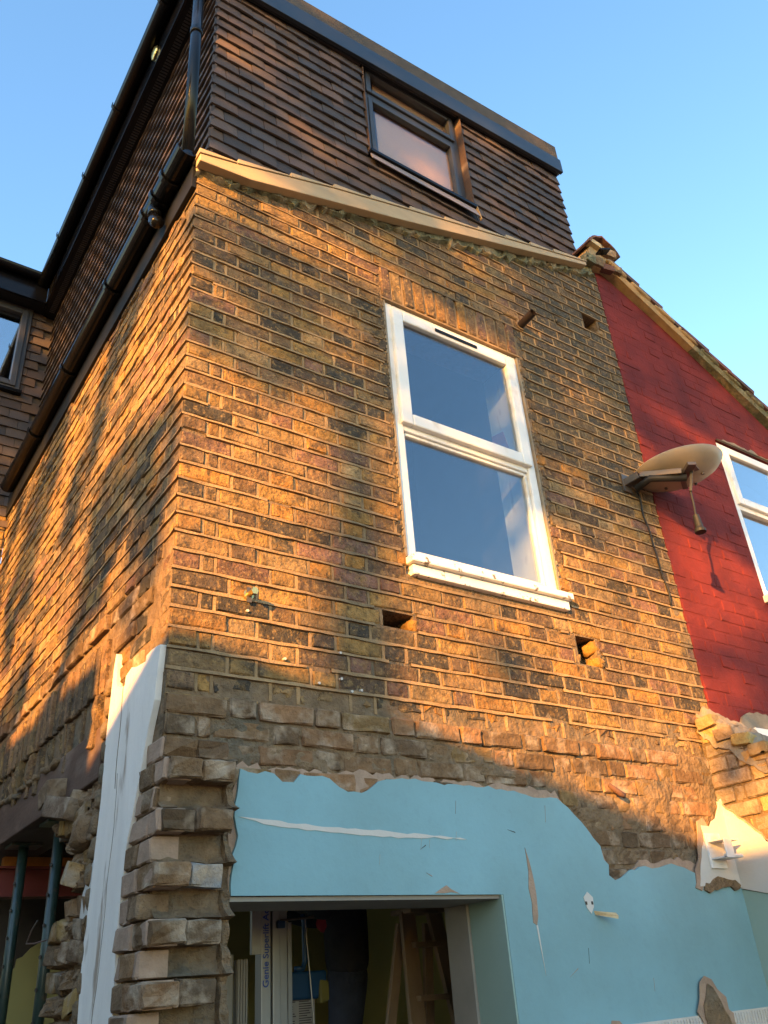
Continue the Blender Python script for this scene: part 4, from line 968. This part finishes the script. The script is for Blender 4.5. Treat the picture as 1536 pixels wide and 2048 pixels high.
# ================================================================== party wall stub of the demolished extension
PW = empty('party_wall', (2.89, 0, 0), label='torn down party wall stub of bricks with sloping white plaster at right edge', cat='wall')
def pw_top(y): return 2.83 + .82 * y
PX = lambda a, b, d: (2.892 + d, a, b)
mb = MB(); mb.prism([(-1.3, 0), (.004, 0), (.004, pw_top(0)), (-1.3, pw_top(-1.3))], PX, .22); child(mb.build('wall_core', M_RMORT, None), PW)
PB = Pieces('brick', 'brick_field', M_RUB)
for c in range(29, 44):
    zc = Z0 - CO * (c + .5) - .02
    for k, a, b in lay(c, 1.3, 'S' if c % 2 else 'H'):
        ym = -(a + b) / 2
        if zc > pw_top(ym) - .03 or zc < pw_top(ym) - .47: continue
        kk = 'H' if k == 'Q' else k
        full = {'S': .2286, 'H': .1143}[kk]; sx = (b - a - .010) / (full - .010)
        PB.add((kk + 'R', rng.randrange(6)), (2.882 + rng.gauss(0, .004), ym, zc), ROT_L, random.Random(c * 9 + int(a * 99)).choice([(.30, .20, .11), (.38, .25, .11), (.26, .19, .13), (.22, .17, .12)]), PW, (-1, 0, 0), b - a, .068, (sx, 1, 1))
finish_rel(PB, 200, PW)
mb = MB(); wt = ragged([(.0, 2.405), (-.1, 2.30), (-.2, 2.205), (-.4, 2.03), (-.6, 1.86)], .03, .006, 81)
mb.prism(wt + [(-.6, 1.80), (-.3, 1.93), (-.14, 1.965), (-.03, 1.995), (.0, 2.004)], lambda a, b, d: (2.868 + d, a, b), .012); child(mb.build('white_plaster', M_WPLA2, None), PW)
mb = MB(); mb.prism([(.0, 2.0), (-.03, 1.99), (-.14, 1.962), (-.3, 1.925), (-.6, 1.79), (-1.3, 1.4), (-1.3, 0), (.0, 0)], lambda a, b, d: (2.874 + d, a, b), .01); child(mb.build('turquoise_plaster', M_TEALG, None), PW)
mb = MB(); mb.prism([(a, b + .012) for a, b in wt] + [(-.6, 1.84), (0, 2.38)], lambda a, b, d: (2.876 + d, a, b), .01); child(mb.build('plaster_edge', M_PINK, None), PW)
def pw_cap(y, x):
    t = (x - 2.885) / .235; h = .02 * nz(y * 9, x * 9, 1) + .025 * nz(y * 21, x * 20, 3) + .012 * nz(y * 55, x * 50, 4)
    drop = -.10 if t < .02 else (.035 * math.sin(t * 3.1) + .02)
    return (x - (.012 if t < .02 else 0) + .008 * nz(y * 30, x * 7, 2), y, pw_top(y) + drop + h * 1.2)
child(field('wall_top_mortar', M_CEM, None, -1.25, .0, 90, 2.885, 3.12, 14, pw_cap), PW)
for i in range(7):
    y = -.05 - i * .085; o = lump('broken_brick', (0, 0, 0), 1.0, M_RUB, None, 1100 + i, 3, [(.30, .20, .09), (.20, .14, .09), (.36, .25, .09)][i % 3], (.09, .06, .035), True); o.location = (2.93 + rng.uniform(-.02, .02), y, pw_top(y) - .01); child(o, PW)
# ================================================================== things on the walls
# broken white plastic channel
CH = empty('plastic_channel', (2.69, -.04, 2.13), label='broken white plastic channel sticking out of white plaster corner', cat='channel')
def rel(o, root): o.parent = root; o.matrix_parent_inverse = Matrix.Translation(-Vector(root.location)); return o
mb = MB(); mb.box((2.665, -.045, 2.08), (2.78, -.034, 2.235)); rel(mb.build('back_plate', M_UPVC, None, bevel=.002), CH)
mb = MB(); mb.box((2.675, -.125, 2.193), (2.80, -.046, 2.199)); rel(mb.build('upper_flange', M_UPVC, None), CH)
mb = MB(); mb.box((2.675, -.125, 2.118), (2.80, -.046, 2.124)); mb.tube([(2.675, -.121, 2.126), (2.80, -.121, 2.126)], .008, 8); rel(mb.build('lower_flange', M_UPVC, None), CH)
mb = MB(); mb.box((2.675, -.131, 2.116), (2.735, -.1255, 2.200)); rel(mb.build('front_plate', M_UPVC, None, bevel=.002), CH)
# pipe stub
PI = empty('pipe_stub', (2.10, 0, 5.17), label='short dark pipe stub sticking out of brickwork above right end of window arch', cat='pipe')
mb = MB(); n = 18
mb.tube([(2.112, .02, 5.172), (2.110, -.125, 5.185)], .025, n, cap=False); mb.tube([(2.110, -.125, 5.185), (2.112, .0, 5.173)], .021, n, cap=False); rel(mb.build('pipe', M_PIPE, None, smooth=True), PI)
mb = MB(); mb.tube([(2.112, .004, 5.172), (2.112, -.01, 5.173)], .036, n); rel(mb.build('mortar_collar', M_RMORT, None), PI)
# brass hose fitting
FT_ = empty('brass_fitting', (.302, 0, 3.02), label='small brass pipe fitting on oval plate at left of front brickwork', cat='pipe fitting')
mb = MB(); mb.tube([(.302, .0, 3.018), (.302, -.012, 3.018)], .021, 16); o = rel(mb.build('wall_plate', M_BRASS, None), FT_); 
mb = MB(); mb.tube([(.302, -.012, 3.018), (.303, -.05, 3.016)], .011, 14); mb.tube([(.303, -.045, 3.016), (.303, -.062, 3.015)], .0145, 6); rel(mb.build('spout', M_BRASS, None), FT_)
mb = MB(); mb.bar((.302, -.014, 3.045), (.302, -.014, 2.985), .02, .006); rel(mb.build('backing_strap', M_GALV, None), FT_)
# cable
mb = MB(); pts = []
for i in range(30):
    t = i / 29; pts.append((2.855 + .062 * t + .005 * math.sin(t * 17), -.012 - .004 * math.sin(t * 23), 4.20 - .74 * t))
mb.tube(pts, .0055, 7); o = mb.build('cable', M_RUBB, None, smooth=True); tag(o, 'thin black cable hanging down bricks below satellite dish bracket', 'cable')
# wall plugs
for x, z, lab in ((.30, 2.955, 'white wall plug in mortar right under the brass fitting'), (.455, 2.79, 'single white wall plug low on the wall, right of the brass fitting'),
                  (.70, 2.745, 'left one of the white wall plugs below the left brick hole'), (.745, 2.70, 'lowest right wall plug of the cluster above the broken brick ledge'),
                  (.60, 2.715, 'leftmost wall plug just above the broken brick ledge'), (.79, 2.71, 'rightmost wall plug just above the broken brick ledge'),
                  (.70, 2.85, 'topmost white wall plug of the cluster, nearest the left brick hole')):
    mb = MB(); mb.tube([(x, .004, z), (x, -.010, z - .001)], .0055, 8); o = mb.build('wall_plug', M_WPLA2, None)
    tag(o, lab, 'wall plug', 'white wall plugs in the front wall')
# splintered wood on the blue wall
mb = MB(); mb.add([(1.845, -.028, 1.915), (1.85, -.028, 1.90), (1.905, -.09, 1.885), (1.915, -.08, 1.902), (1.90, -.1, 1.878), (1.91, -.095, 1.89)], [(0, 1, 2), (0, 2, 5), (0, 5, 3), (1, 4, 2), (2, 4, 5), (1, 0, 3), (1, 3, 4), (4, 3, 5)])
o = mb.build('wood_splinter', M_PALEW, None); tag(o, 'small splintered wood stump sticking out of pale blue wall', 'wood')
# rusty bent strap near the rough bricks
mb = MB(); mb.tube([(2.095, -.015, 2.43), (2.115, -.03, 2.405), (2.135, -.035, 2.39), (2.158, -.04, 2.378)], .012, 8, rs=[.010, .013, .014, .012]); o = mb.build('clay_pipe_end', M_ROOF, None, smooth=True); tag(o, 'curved broken pipe end in crack of rough bricks above plaster', 'pipe')

# satellite dish
SD = empty('satellite_dish', (2.79, 0, 4.24), label='beige satellite dish tipped upward on rusty arm at edge of red wall', cat='satellite dish')
dn = (-.21 * CR + .82 * CU + .53 * CF).normalized()
ux = Vector((.86, -.49, .16)); ux = (ux - dn * dn.dot(ux)).normalized(); uy = dn.cross(ux).normalized()
dc = Vector((3.045, -.205, 4.285))
def dish_pt(r_, a, off=0): 
    rx, ry = .285, .225
    return dc + ux * math.cos(a) * rx * r_ + uy * math.sin(a) * ry * r_ + dn * (.095 * r_ * r_ - .08 + off)
mb = MB(); vs = []; nR, nA = 8, 40
for off in (0, -.006):
    for i in range(nR + 1):
        for k in range(nA): vs.append(dish_pt(max(i / nR, .001), 2 * math.pi * k / nA, off + (.012 if i == nR else 0)))
S_ = (nR + 1) * nA; fs = []
for i in range(nR):
    for k in range(nA):
        a, b, c, d = i * nA + k, i * nA + (k + 1) % nA, (i + 1) * nA + (k + 1) % nA, (i + 1) * nA + k
        fs += [(a, d, c, b), (S_ + a, S_ + b, S_ + c, S_ + d)]
for k in range(nA):
    a, b = nR * nA + k, nR * nA + (k + 1) % nA; fs.append((a, S_ + a, S_ + b, b))
mb.add(vs, fs); rel(mb.build('reflector', M_DISH, None, smooth=True), SD)
base = Vector((2.775, 0, 4.205)); hub = Vector((2.915, -.30, 4.185))
mb = MB(); mb.box((2.745, -.012, 4.165), (2.815, .0, 4.285)); rel(mb.build('wall_plate', M_GALV, None, bevel=.002), SD)
mb = MB(); mb.bar(base + Vector((.0, 0, .02)), base + Vector((.02, -.10, .03)), .05, .045); mb.bar(base + Vector((.02, -.10, .03)), hub, .045, .035); rel(mb.build('bracket_arm', M_GALV, None, bevel=.003), SD)
mb = MB(); mb.tube([base + Vector((.03, -.05, -.03)), base + Vector((.04, -.15, -.01)), hub + Vector((.03, 0, -.03))], .022, 14); rel(mb.build('mast_tube', M_RUBB, None, smooth=True), SD)
mb = MB(); e1 = hub + ux * .03; mb.bar(e1 + uy * .07, dish_pt(.45, 1.2, -.012), .03, .006); mb.bar(e1 - uy * .07, dish_pt(.45, -1.2, -.012), .03, .006); mb.bar(e1 + uy * .08, e1 - uy * .08, .05, .02); rel(mb.build('clamp', M_GALV, None), SD)
for a in (.6, -.6, 2.5, -2.5):
    p = dish_pt(.42, a, -.006); mb = MB(); mb.tube([p, p - dn * .012], .009, 8); rel(mb.build('bolt', M_GALV, None), SD)
lt = Vector((2.945, -.30, 4.06)); lb = Vector((2.928, -.30, 3.90))
mb = MB(); mb.bar(hub + ux * .06, lt, .03, .014); mb.tube([lt, (lt + lb) / 2 + Vector((.004, 0, 0)), lb], .006, 8); rel(mb.build('lnb_arm', M_RUBB, None), SD)
mb = MB(); mb.tube([lb + Vector((0, 0, .0)), lb + Vector((.002, 0, -.045)), lb + Vector((.002, 0, -.075)), lb + Vector((.002, 0, -.092))], .018, 16, rs=[.017, .020, .022, .030]); mb.tube([lb + Vector((.002, 0, -.092)), lb + Vector((.002, 0, -.108))], .032, 16); rel(mb.build('receiver_head', M_RUBB, None, smooth=False), SD)

# ================================================================== inside the openings
def prop(x, y, lab):
    t = empty('steel_prop', (x, y, 0), label=lab, cat='prop', group='steel props under the old beam')
    mb = MB(); mb.tube([(0, 0, 1.32), (0, 0, 2.44)], .024, 14); o = mb.build('inner_tube', M_GREEN, t, smooth=True)
    mb = MB(); mb.tube([(0, 0, .01), (0, 0, 1.42)], .030, 14); mb.build('outer_tube', M_GREEN, t, smooth=True)
    mb = MB(); mb.tube([(0, 0, 1.37), (0, 0, 1.45)], .039, 14); mb.tube([(-.07, 0, 1.40), (.07, 0, 1.40)], .008, 8); mb.build('collar', M_GALV, t)
    mb = MB(); mb.box((-.075, -.075, 0), (.075, .075, .008)); mb.build('base_plate', M_GREEN, t)
    mb = MB(); mb.box((-.075, -.075, 2.44), (.075, .075, 2.452)); mb.build('head_plate', M_GREEN, t)
    mb = MB()
    for k in range(7): mb.tube([(-.0235, -.012, 1.55 + .12 * k), (-.0275, -.0135, 1.55 + .12 * k)], .008, 8)
    mb.build('pin_hole', M_DARK, t, kind='stuff')
    return t
prop(.10, 2.10, 'dark green steel prop further left under the old beam')
prop(.10, 1.46, 'dark green steel prop beside the ragged broken brickwork')
mb = MB(); mb.tube([(.0, 1.09, 1.95), (-.02, 1.18, 1.945), (-.03, 1.27, 1.95), (-.02, 1.25, 2.0), (-.01, 1.22, 2.03)], .0035, 6); o = mb.build('bent_wire', M_GALV, None); tag(o, 'bent steel wire poking out of ragged wall end by the prop', 'wire')
# material lift mast
MA = empty('lift_mast', (.90, .98, 0), label='tall aluminium material lift mast with blue lettering inside the opening', cat='lift')
mb = MB(); mb.box((-.045, -.02, 0), (.0, .04, 2.30)); mb.box((.004, -.03, 0), (.040, .04, 2.30)); mb.build('mast_section', M_ALU, MA, bevel=.003)
mb = MB(); mb.box((.046, -.01, 0), (.085, .05, 2.25)); mb.build('inner_section', M_ALU, MA, bevel=.003)
mb = MB(); mb.box((.092, .0, .2), (.112, .05, 1.98)); mb.build('guide_rail', M_ALU, MA)
mb = MB(); mb.box((-.095, -.03, 1.86), (-.052, -.012, 2.30)); mb.build('side_plate', M_ALU, MA)
mb = MB(); mb.tube([(.035, -.045, 1.985), (.20, -.045, 1.995)], .005, 8); mb.build('locking_pin', M_GALV, MA)
mb = MB(); mb.box((.02, -.05, 1.955), (.055, -.031, 1.985)); mb.build('pulley_cover', M_BLUE, MA, bevel=.004)
mb = MB(); mb.box((-.2, -.25, 0), (.2, .3, .05)); mb.build('base', M_ALU, MA)
cu = bpy.data.curves.new('lettering', 'FONT'); cu.body = 'Genie Superlift Advantage'; cu.size = .040; cu.extrude = .0004; cu.offset = .0009
tmp = bpy.data.objects.new('tmp', cu); COL.objects.link(tmp)
dg = bpy.context.evaluated_depsgraph_get(); me = bpy.data.meshes.new_from_object(tmp.evaluated_get(dg)); bpy.data.objects.remove(tmp)
me.materials.clear(); me.materials.append(M_BLUEP)
o = bpy.data.objects.new('lettering', me); COL.objects.link(o); o.parent = MA; o.location = (-.012, -.0212, 1.735)
o.rotation_euler = Matrix(((0, -1, 0), (0, 0, -1), (1, 0, 0))).to_euler(); o.scale = (1.0, .95, 1)
# printed notice sheet, tools
NS = empty('notice_sheet', (1.08, 1.10, 1.4), label='printed notice sheet pinned on board beside the lift mast', cat='notice')
mb = MB(); mb.box((-.06, 0, .0), (.11, .006, .35)); mb.build('sheet', M_PAPER, NS)
mb = MB(); mb.box((-.06, -.002, .33), (.09, -.0005, .36)); mb.build('red_header', M_STEELR, NS)
mb = MB(); r9 = random.Random(2)
for i in range(34):
    for cx in (-.05, .03):
        mb.box((cx, -.0018, .02 + i * .009), (cx + r9.uniform(.035, .065), -.0004, .024 + i * .009))
mb.build('print', M_INK, NS, kind='stuff')
CL = empty('blue_clamp', (1.10, 1.06, 1.8), label='blue painted clamp handle hanging right of the lift mast', cat='clamp')
mb = MB(); mb.tube([(-.03, 0, .0), (.01, 0, .0), (.022, 0, .03), (.022, 0, .18), (.015, 0, .22)], .012, 10); mb.build('handle', M_BLUE, CL, smooth=True)
mb = MB(); mb.box((-.06, .01, -.12), (.14, .10, -.01)); mb.build('winch_box', M_BLUE, CL, bevel=.01)
mb = MB(); mb.tube([(.02, -.01, 1.98 - 1.8 + .02), (.055, -.01, -.2), (.085, -.01, -.5)], .003, 6); mb.build('wire_rope', M_ALU, CL)
mb = MB(); mb.add([(0, 0, 0), (.05, 0, .01), (.06, .02, .09), (.01, .02, .10), (.0, .05, 0), (.05, .05, .01), (.06, .05, .09), (.01, .05, .10)], [(0, 1, 2, 3), (7, 6, 5, 4), (0, 4, 5, 1), (1, 5, 6, 2), (2, 6, 7, 3), (3, 7, 4, 0)])
o = mb.build('yellow_bag', M_YTAPE, None, bevel=.008); o.location = (1.19, 1.05, 1.66); tag(o, 'small crumpled yellow plastic bag right of the notice sheet', 'bag')
RBD = empty('ribbed_board', (.66, .86, 0), label='white grooved door lining leaning at left side of the opening', cat='board')
mb = MB(); mb.box((-.09, 0, 0), (.02, .02, 1.86)); mb.box((.03, -.01, 0), (.08, .02, 1.84)); mb.build('panel', M_DIMW, RBD, bevel=.003)
for k in range(4): mb = MB(); mb.box((.033 + .012 * k, -.016, 0), (.039 + .012 * k, -.0105, 1.84)); mb.build('groove_bead', M_DIMW, RBD)
o = lump('rubble_sack', (.56, .9, 1.90), .12, M_CLOTHD, None, 2001, 3, None, (.8, .7, 1.1)); tag(o, 'black rubble sack bulging above the white grooved board', 'sack')
# step ladder
SLD = empty('step_ladder', (1.93, 1.20, 0), label='old wooden step ladder standing behind the opening by white post', cat='ladder')
topz = 2.035
for s in (-1, 1):
    mb = MB(); mb.bar((s * .27, -.28, 0), (s * .085, .06, topz), .028, .085, up=(1, 0, 0)); mb.build('front_rail', M_WOOD, SLD)
    mb = MB(); mb.bar((s * .25, .55, 0), (s * .085, .12, topz - .05), .025, .05, up=(1, 0, 0)); mb.build('rear_leg', M_WOOD, SLD)
for k in range(8):
    t = (k + 1) * .235 / topz
    if t > .95: continue
    wv = .27 - .185 * t; yy = -.28 + .34 * t
    mb = MB(); mb.box((-wv, yy - .05, t * topz - .012), (wv, yy + .05, t * topz + .012)); mb.build('tread', M_WOOD, SLD)
mb = MB(); mb.box((-.12, -.02, topz - .01), (.12, .16, topz + .015)); mb.build('top_platform', M_WOOD, SLD, bevel=.004)
for k in (0.8, 1.5): mb = MB(); mb.bar((-.2, .36 if k < 1 else .22, k), (.2, .36 if k < 1 else .22, k), .02, .04); mb.build('rear_rail', M_WOOD, SLD)
# trestle the worker stands on
TR = empty('work_platform', (1.70, 1.70, 0), label='timber work platform that the person inside stands on', cat='platform')
mb = MB(); mb.box((-.5, -.2, .86), (.5, .2, .90)); mb.build('deck', M_WOOD, TR)
for sx in (-1, 1):
    for sy in (-1, 1): mb = MB(); mb.bar((sx * .5, sy * .24, 0), (sx * .42, sy * .12, .86), .04, .04); mb.build('leg', M_WOOD, TR)
# person
def skin(name, joints, edges, m, parent, loc, sub=2):
    me = bpy.data.meshes.new(name); me.from_pydata([j[0] for j in joints], edges, []); o = bpy.data.objects.new(name, me); COL.objects.link(o)
    md = o.modifiers.new('skin', 'SKIN'); md.use_smooth_shade = True
    for i, j in enumerate(joints):
        sv = me.skin_vertices[0].data[i]; r_ = j[1]; sv.radius = r_ if isinstance(r_, tuple) else (r_, r_)
    me.skin_vertices[0].data[0].use_root = True
    s = o.modifiers.new('sub', 'SUBSURF'); s.levels = sub; s.render_levels = sub
    d = bpy.context.evaluated_depsgraph_get(); nm = bpy.data.meshes.new_from_object(o.evaluated_get(d)); bpy.data.objects.remove(o)
    nm.materials.clear(); nm.materials.append(m); nm.polygons.foreach_set('use_smooth', [True] * len(nm.polygons))
    q = bpy.data.objects.new(name, nm); COL.objects.link(q); q.parent = parent; q.location = loc; return q
PE = empty('person', (1.72, 1.66, .90), rz=rad(62), label='person in dark work clothes and red fleece seen from waist to knees inside', cat='person')
J = [((0, 0, .95), .05), ((0, .0, 1.12), .07), ((0, .02, 1.32), .09), ((0, .03, 1.44), .075), ((0, .04, 1.53), .055), ((0, .05, 1.66), (.08, .10)), ((0, .06, 1.74), (.07, .085)),
     ((.09, 0, .86), .05), ((.11, .03, .50), .064), ((.11, -.01, .10), .05), ((.12, .14, .04), .04), ((-.09, 0, .86), .05), ((-.10, .05, .50), .064), ((-.10, .0, .10), .05), ((-.11, .15, .04), .04),
     ((.20, .02, 1.41), .07), ((.27, .10, 1.16), .05), ((.20, .32, 1.20), .038), ((-.20, .02, 1.41), .07), ((-.27, .10, 1.16), .05), ((-.16, .30, 1.24), .038)]
ED = [(0, 1), (1, 2), (2, 3), (3, 4), (4, 5), (5, 6), (0, 7), (7, 8), (8, 9), (9, 10), (0, 11), (11, 12), (12, 13), (13, 14), (3, 15), (15, 16), (16, 17), (3, 18), (18, 19), (19, 20)]
skin('body', J, ED, M_SKIN, PE, (0, 0, 0))
skin('jacket', [((0, 0, .84), (.165, .125)), ((0, 0, .98), (.170, .13)), ((0, 0, 1.12), (.168, .132)), ((0, .02, 1.32), (.195, .138)), ((0, .03, 1.44), (.145, .10))] + [(J[i][0], J[i][1] * 1.25) for i in (15, 16, 17, 18, 19, 20)],
     [(0, 1), (1, 2), (2, 3), (3, 4), (3, 5), (5, 6), (6, 7), (3, 8), (8, 9), (9, 10)], M_CLOTHD, PE, (0, 0, 0))
skin('trousers', [((0, 0, .99), (.155, .12)), ((0, 0, .90), (.155, .12))] + [(J[i][0], .112 if i in (7, 11) else J[i][1] * 1.28) for i in (7, 8, 9, 11, 12, 13)], [(0, 1), (1, 2), (2, 3), (3, 4), (1, 5), (5, 6), (6, 7)], M_JEAN, PE, (0, 0, 0))
skin('fleece_hem', [((.0, .07, 1.06), (.13, .11)), ((.0, .07, 1.20), (.13, .11))], [(0, 1)], M_CLOTHR, PE, (0, 0, 0))
skin('hair', [((0, .04, 1.72), (.085, .10)), ((0, .03, 1.78), (.07, .085))], [(0, 1)], M_HAIR, PE, (0, 0, 0))
for s in (-1, 1):
    skin('boot', [((s * .115, -.03, .06), .055), ((s * .12, .10, .045), .048), ((s * .125, .18, .035), .035)], [(0, 1), (1, 2)], M_RUBB, PE, (0, 0, 0), 1)
    hx, hy, hz = (.20, .32, 1.20) if s > 0 else (-.16, .30, 1.24)
    jj = [((hx, hy, hz), .024), ((hx - s * .02, hy + .07, hz + .01), (.038, .02))]; ee = [(0, 1)]
    for f in range(4):
        b = len(jj); ox = (f - 1.5) * .019; L_ = (.036, .042, .040, .031)[f]
        jj += [((hx - s * .02 + ox, hy + .10, hz + .008), .009), ((hx - s * .02 + ox, hy + .10 + L_, hz - .005), .008), ((hx - s * .02 + ox, hy + .10 + L_ * 1.5, hz - .03), .007)]; ee += [(1, b), (b, b + 1), (b + 1, b + 2)]
    b = len(jj); jj += [((hx - s * .055, hy + .05, hz), .010), ((hx - s * .065, hy + .085, hz - .012), .009)]; ee += [(1, b), (b, b + 1)]
    skin('hand', jj, ee, M_SKIN, PE, (0, 0, 0), 1)
mb = MB(); mb.add([(-.012, .155, 1.66), (.012, .155, 1.66), (0, .178, 1.655), (0, .15, 1.70)], [(0, 1, 2), (0, 2, 3), (1, 3, 2), (0, 3, 1)]); mb.build('nose', M_SKIN, PE)
for s in (-1, 1): mb = MB(); mb.tube([(s * .034, .138, 1.695), (s * .034, .152, 1.695)], .009, 8); mb.build('eye', M_INK, PE)

# ================================================================== ground and the unseen things added to cast shade
mb = MB(); mb.box((-600, -600, -.4), (600, 600, -.004)); g = mb.build('ground', M_GROUND, None); tag(g, kind='structure')
mb = MB(); mb.box((.25, .3, -.003), (2.9, 3.6, .0)); g = mb.build('room_floor', M_CEM, None); tag(g, kind='structure')
SHADE_B = empty('shade_block', (-7.0, -3.5, 0), label='rendered flat roofed extension across the garden that shades the lower wall', cat='building')  # added out of view to block the low sun
mb = MB(); mb.box((-2.0, -4.5, 0), (1.6, 8.0, 3.72)); mb.build('shade_walls', M_CEM, SHADE_B)
mb = MB(); mb.box((-2.1, -4.6, 3.72), (1.7, .33, 4.17)); mb.build('shade_parapet', M_CEM, SHADE_B)  # gap left before the next length so sun reaches the white strip
mb = MB(); mb.box((-2.1, 1.13, 3.72), (1.7, 8.1, 4.27)); mb.build('shade_parapet', M_CEM, SHADE_B)
# unseen tree added before the low sun, crown thinned to shape the light
EH = Vector((-.507, .862, 0)); EV = Vector((.179, .106, .978))
TRE = empty('shade_tree', (-10.8, -6.9, 0), label='leafy tree in the next garden that dapples the low sunlight', cat='tree')  # added out of view, crown shaped to dapple the low sun
mb = MB(); mb.tube([(0, 0, 0), (.1, 0, 2), (.0, .1, 4.5), (.1, .1, 7)], .2, 10, rs=[.24, .2, .15, .06]); mb.build('shade_trunk', M_BARK, TRE)
rl = random.Random(33); mb = MB()
def sst(a, b, x):
    t = max(0.0, min(1.0, (x - a) / (b - a))); return t * t * (3 - 2 * t)
def through(h, v):
    """how much of the sun the crown lets through here"""
    n1 = nz(h * 1.7 + .6 * v, v * 1.5, 1.0); n2 = nz(h * 3.6 + v, v * 3.2 - h, 7.0)
    gap = sst(-.12, .22, n1 + .5 * n2)
    if h > .03 and v - .122 * h > 5.08: return .13 + .16 * gap
    if v > 5.5: return (.10 if h < -.4 else .16) + (.55 if h > -.45 else .10) * gap
    if h < -1.53: return .12 + .85 * sst(-.1, .25, n1 + .6 * n2) if v > 4.1 else .22 + .5 * gap
    if h > 0: return .12 + .88 * sst(-.22, .12, n1 + .5 * n2)
    band = 1 - sst(.08, .20, abs(v - (5.19 + .10 * h)))
    low = sst(4.3, 3.8, v) if h > -.8 else sst(4.25, 3.95, v)
    t = max(low * (1.0 if h < -.85 else .80 + .20 * gap), (.12 if h < -.9 else .18) + (.12 if h < -.9 else .42) * gap)
    if -1.02 < h < -.12: t = max(t, .95 * band)
    return t
NL = 42000
for i in range(NL):
    h = rl.uniform(-2.5, 4.0); v = rl.uniform(2.9, 8.8)
    if rl.random() > -math.log(max(.02, min(1, through(h, v)))) / 3.9: continue
    s = rl.uniform(-15.5, -12.5)
    P = EH * h + EV * v + SUN * s - Vector((-10.8, -6.9, 0))
    a = Vector((rl.gauss(0, 1), rl.gauss(0, 1), rl.gauss(0, 1))).normalized(); b = a.cross(Vector((rl.gauss(0, 1), rl.gauss(0, 1), rl.gauss(0, 1)))).normalized()
    sz = rl.uniform(.05, .10); mb.add([P - a * sz - b * sz * .5, P + a * sz * .2 - b * sz * .8, P + a * sz + b * sz * .1, P - a * sz * .2 + b * sz * .8], [(0, 1, 2, 3)])
mb.build('shade_crown', M_LEAF, TRE)
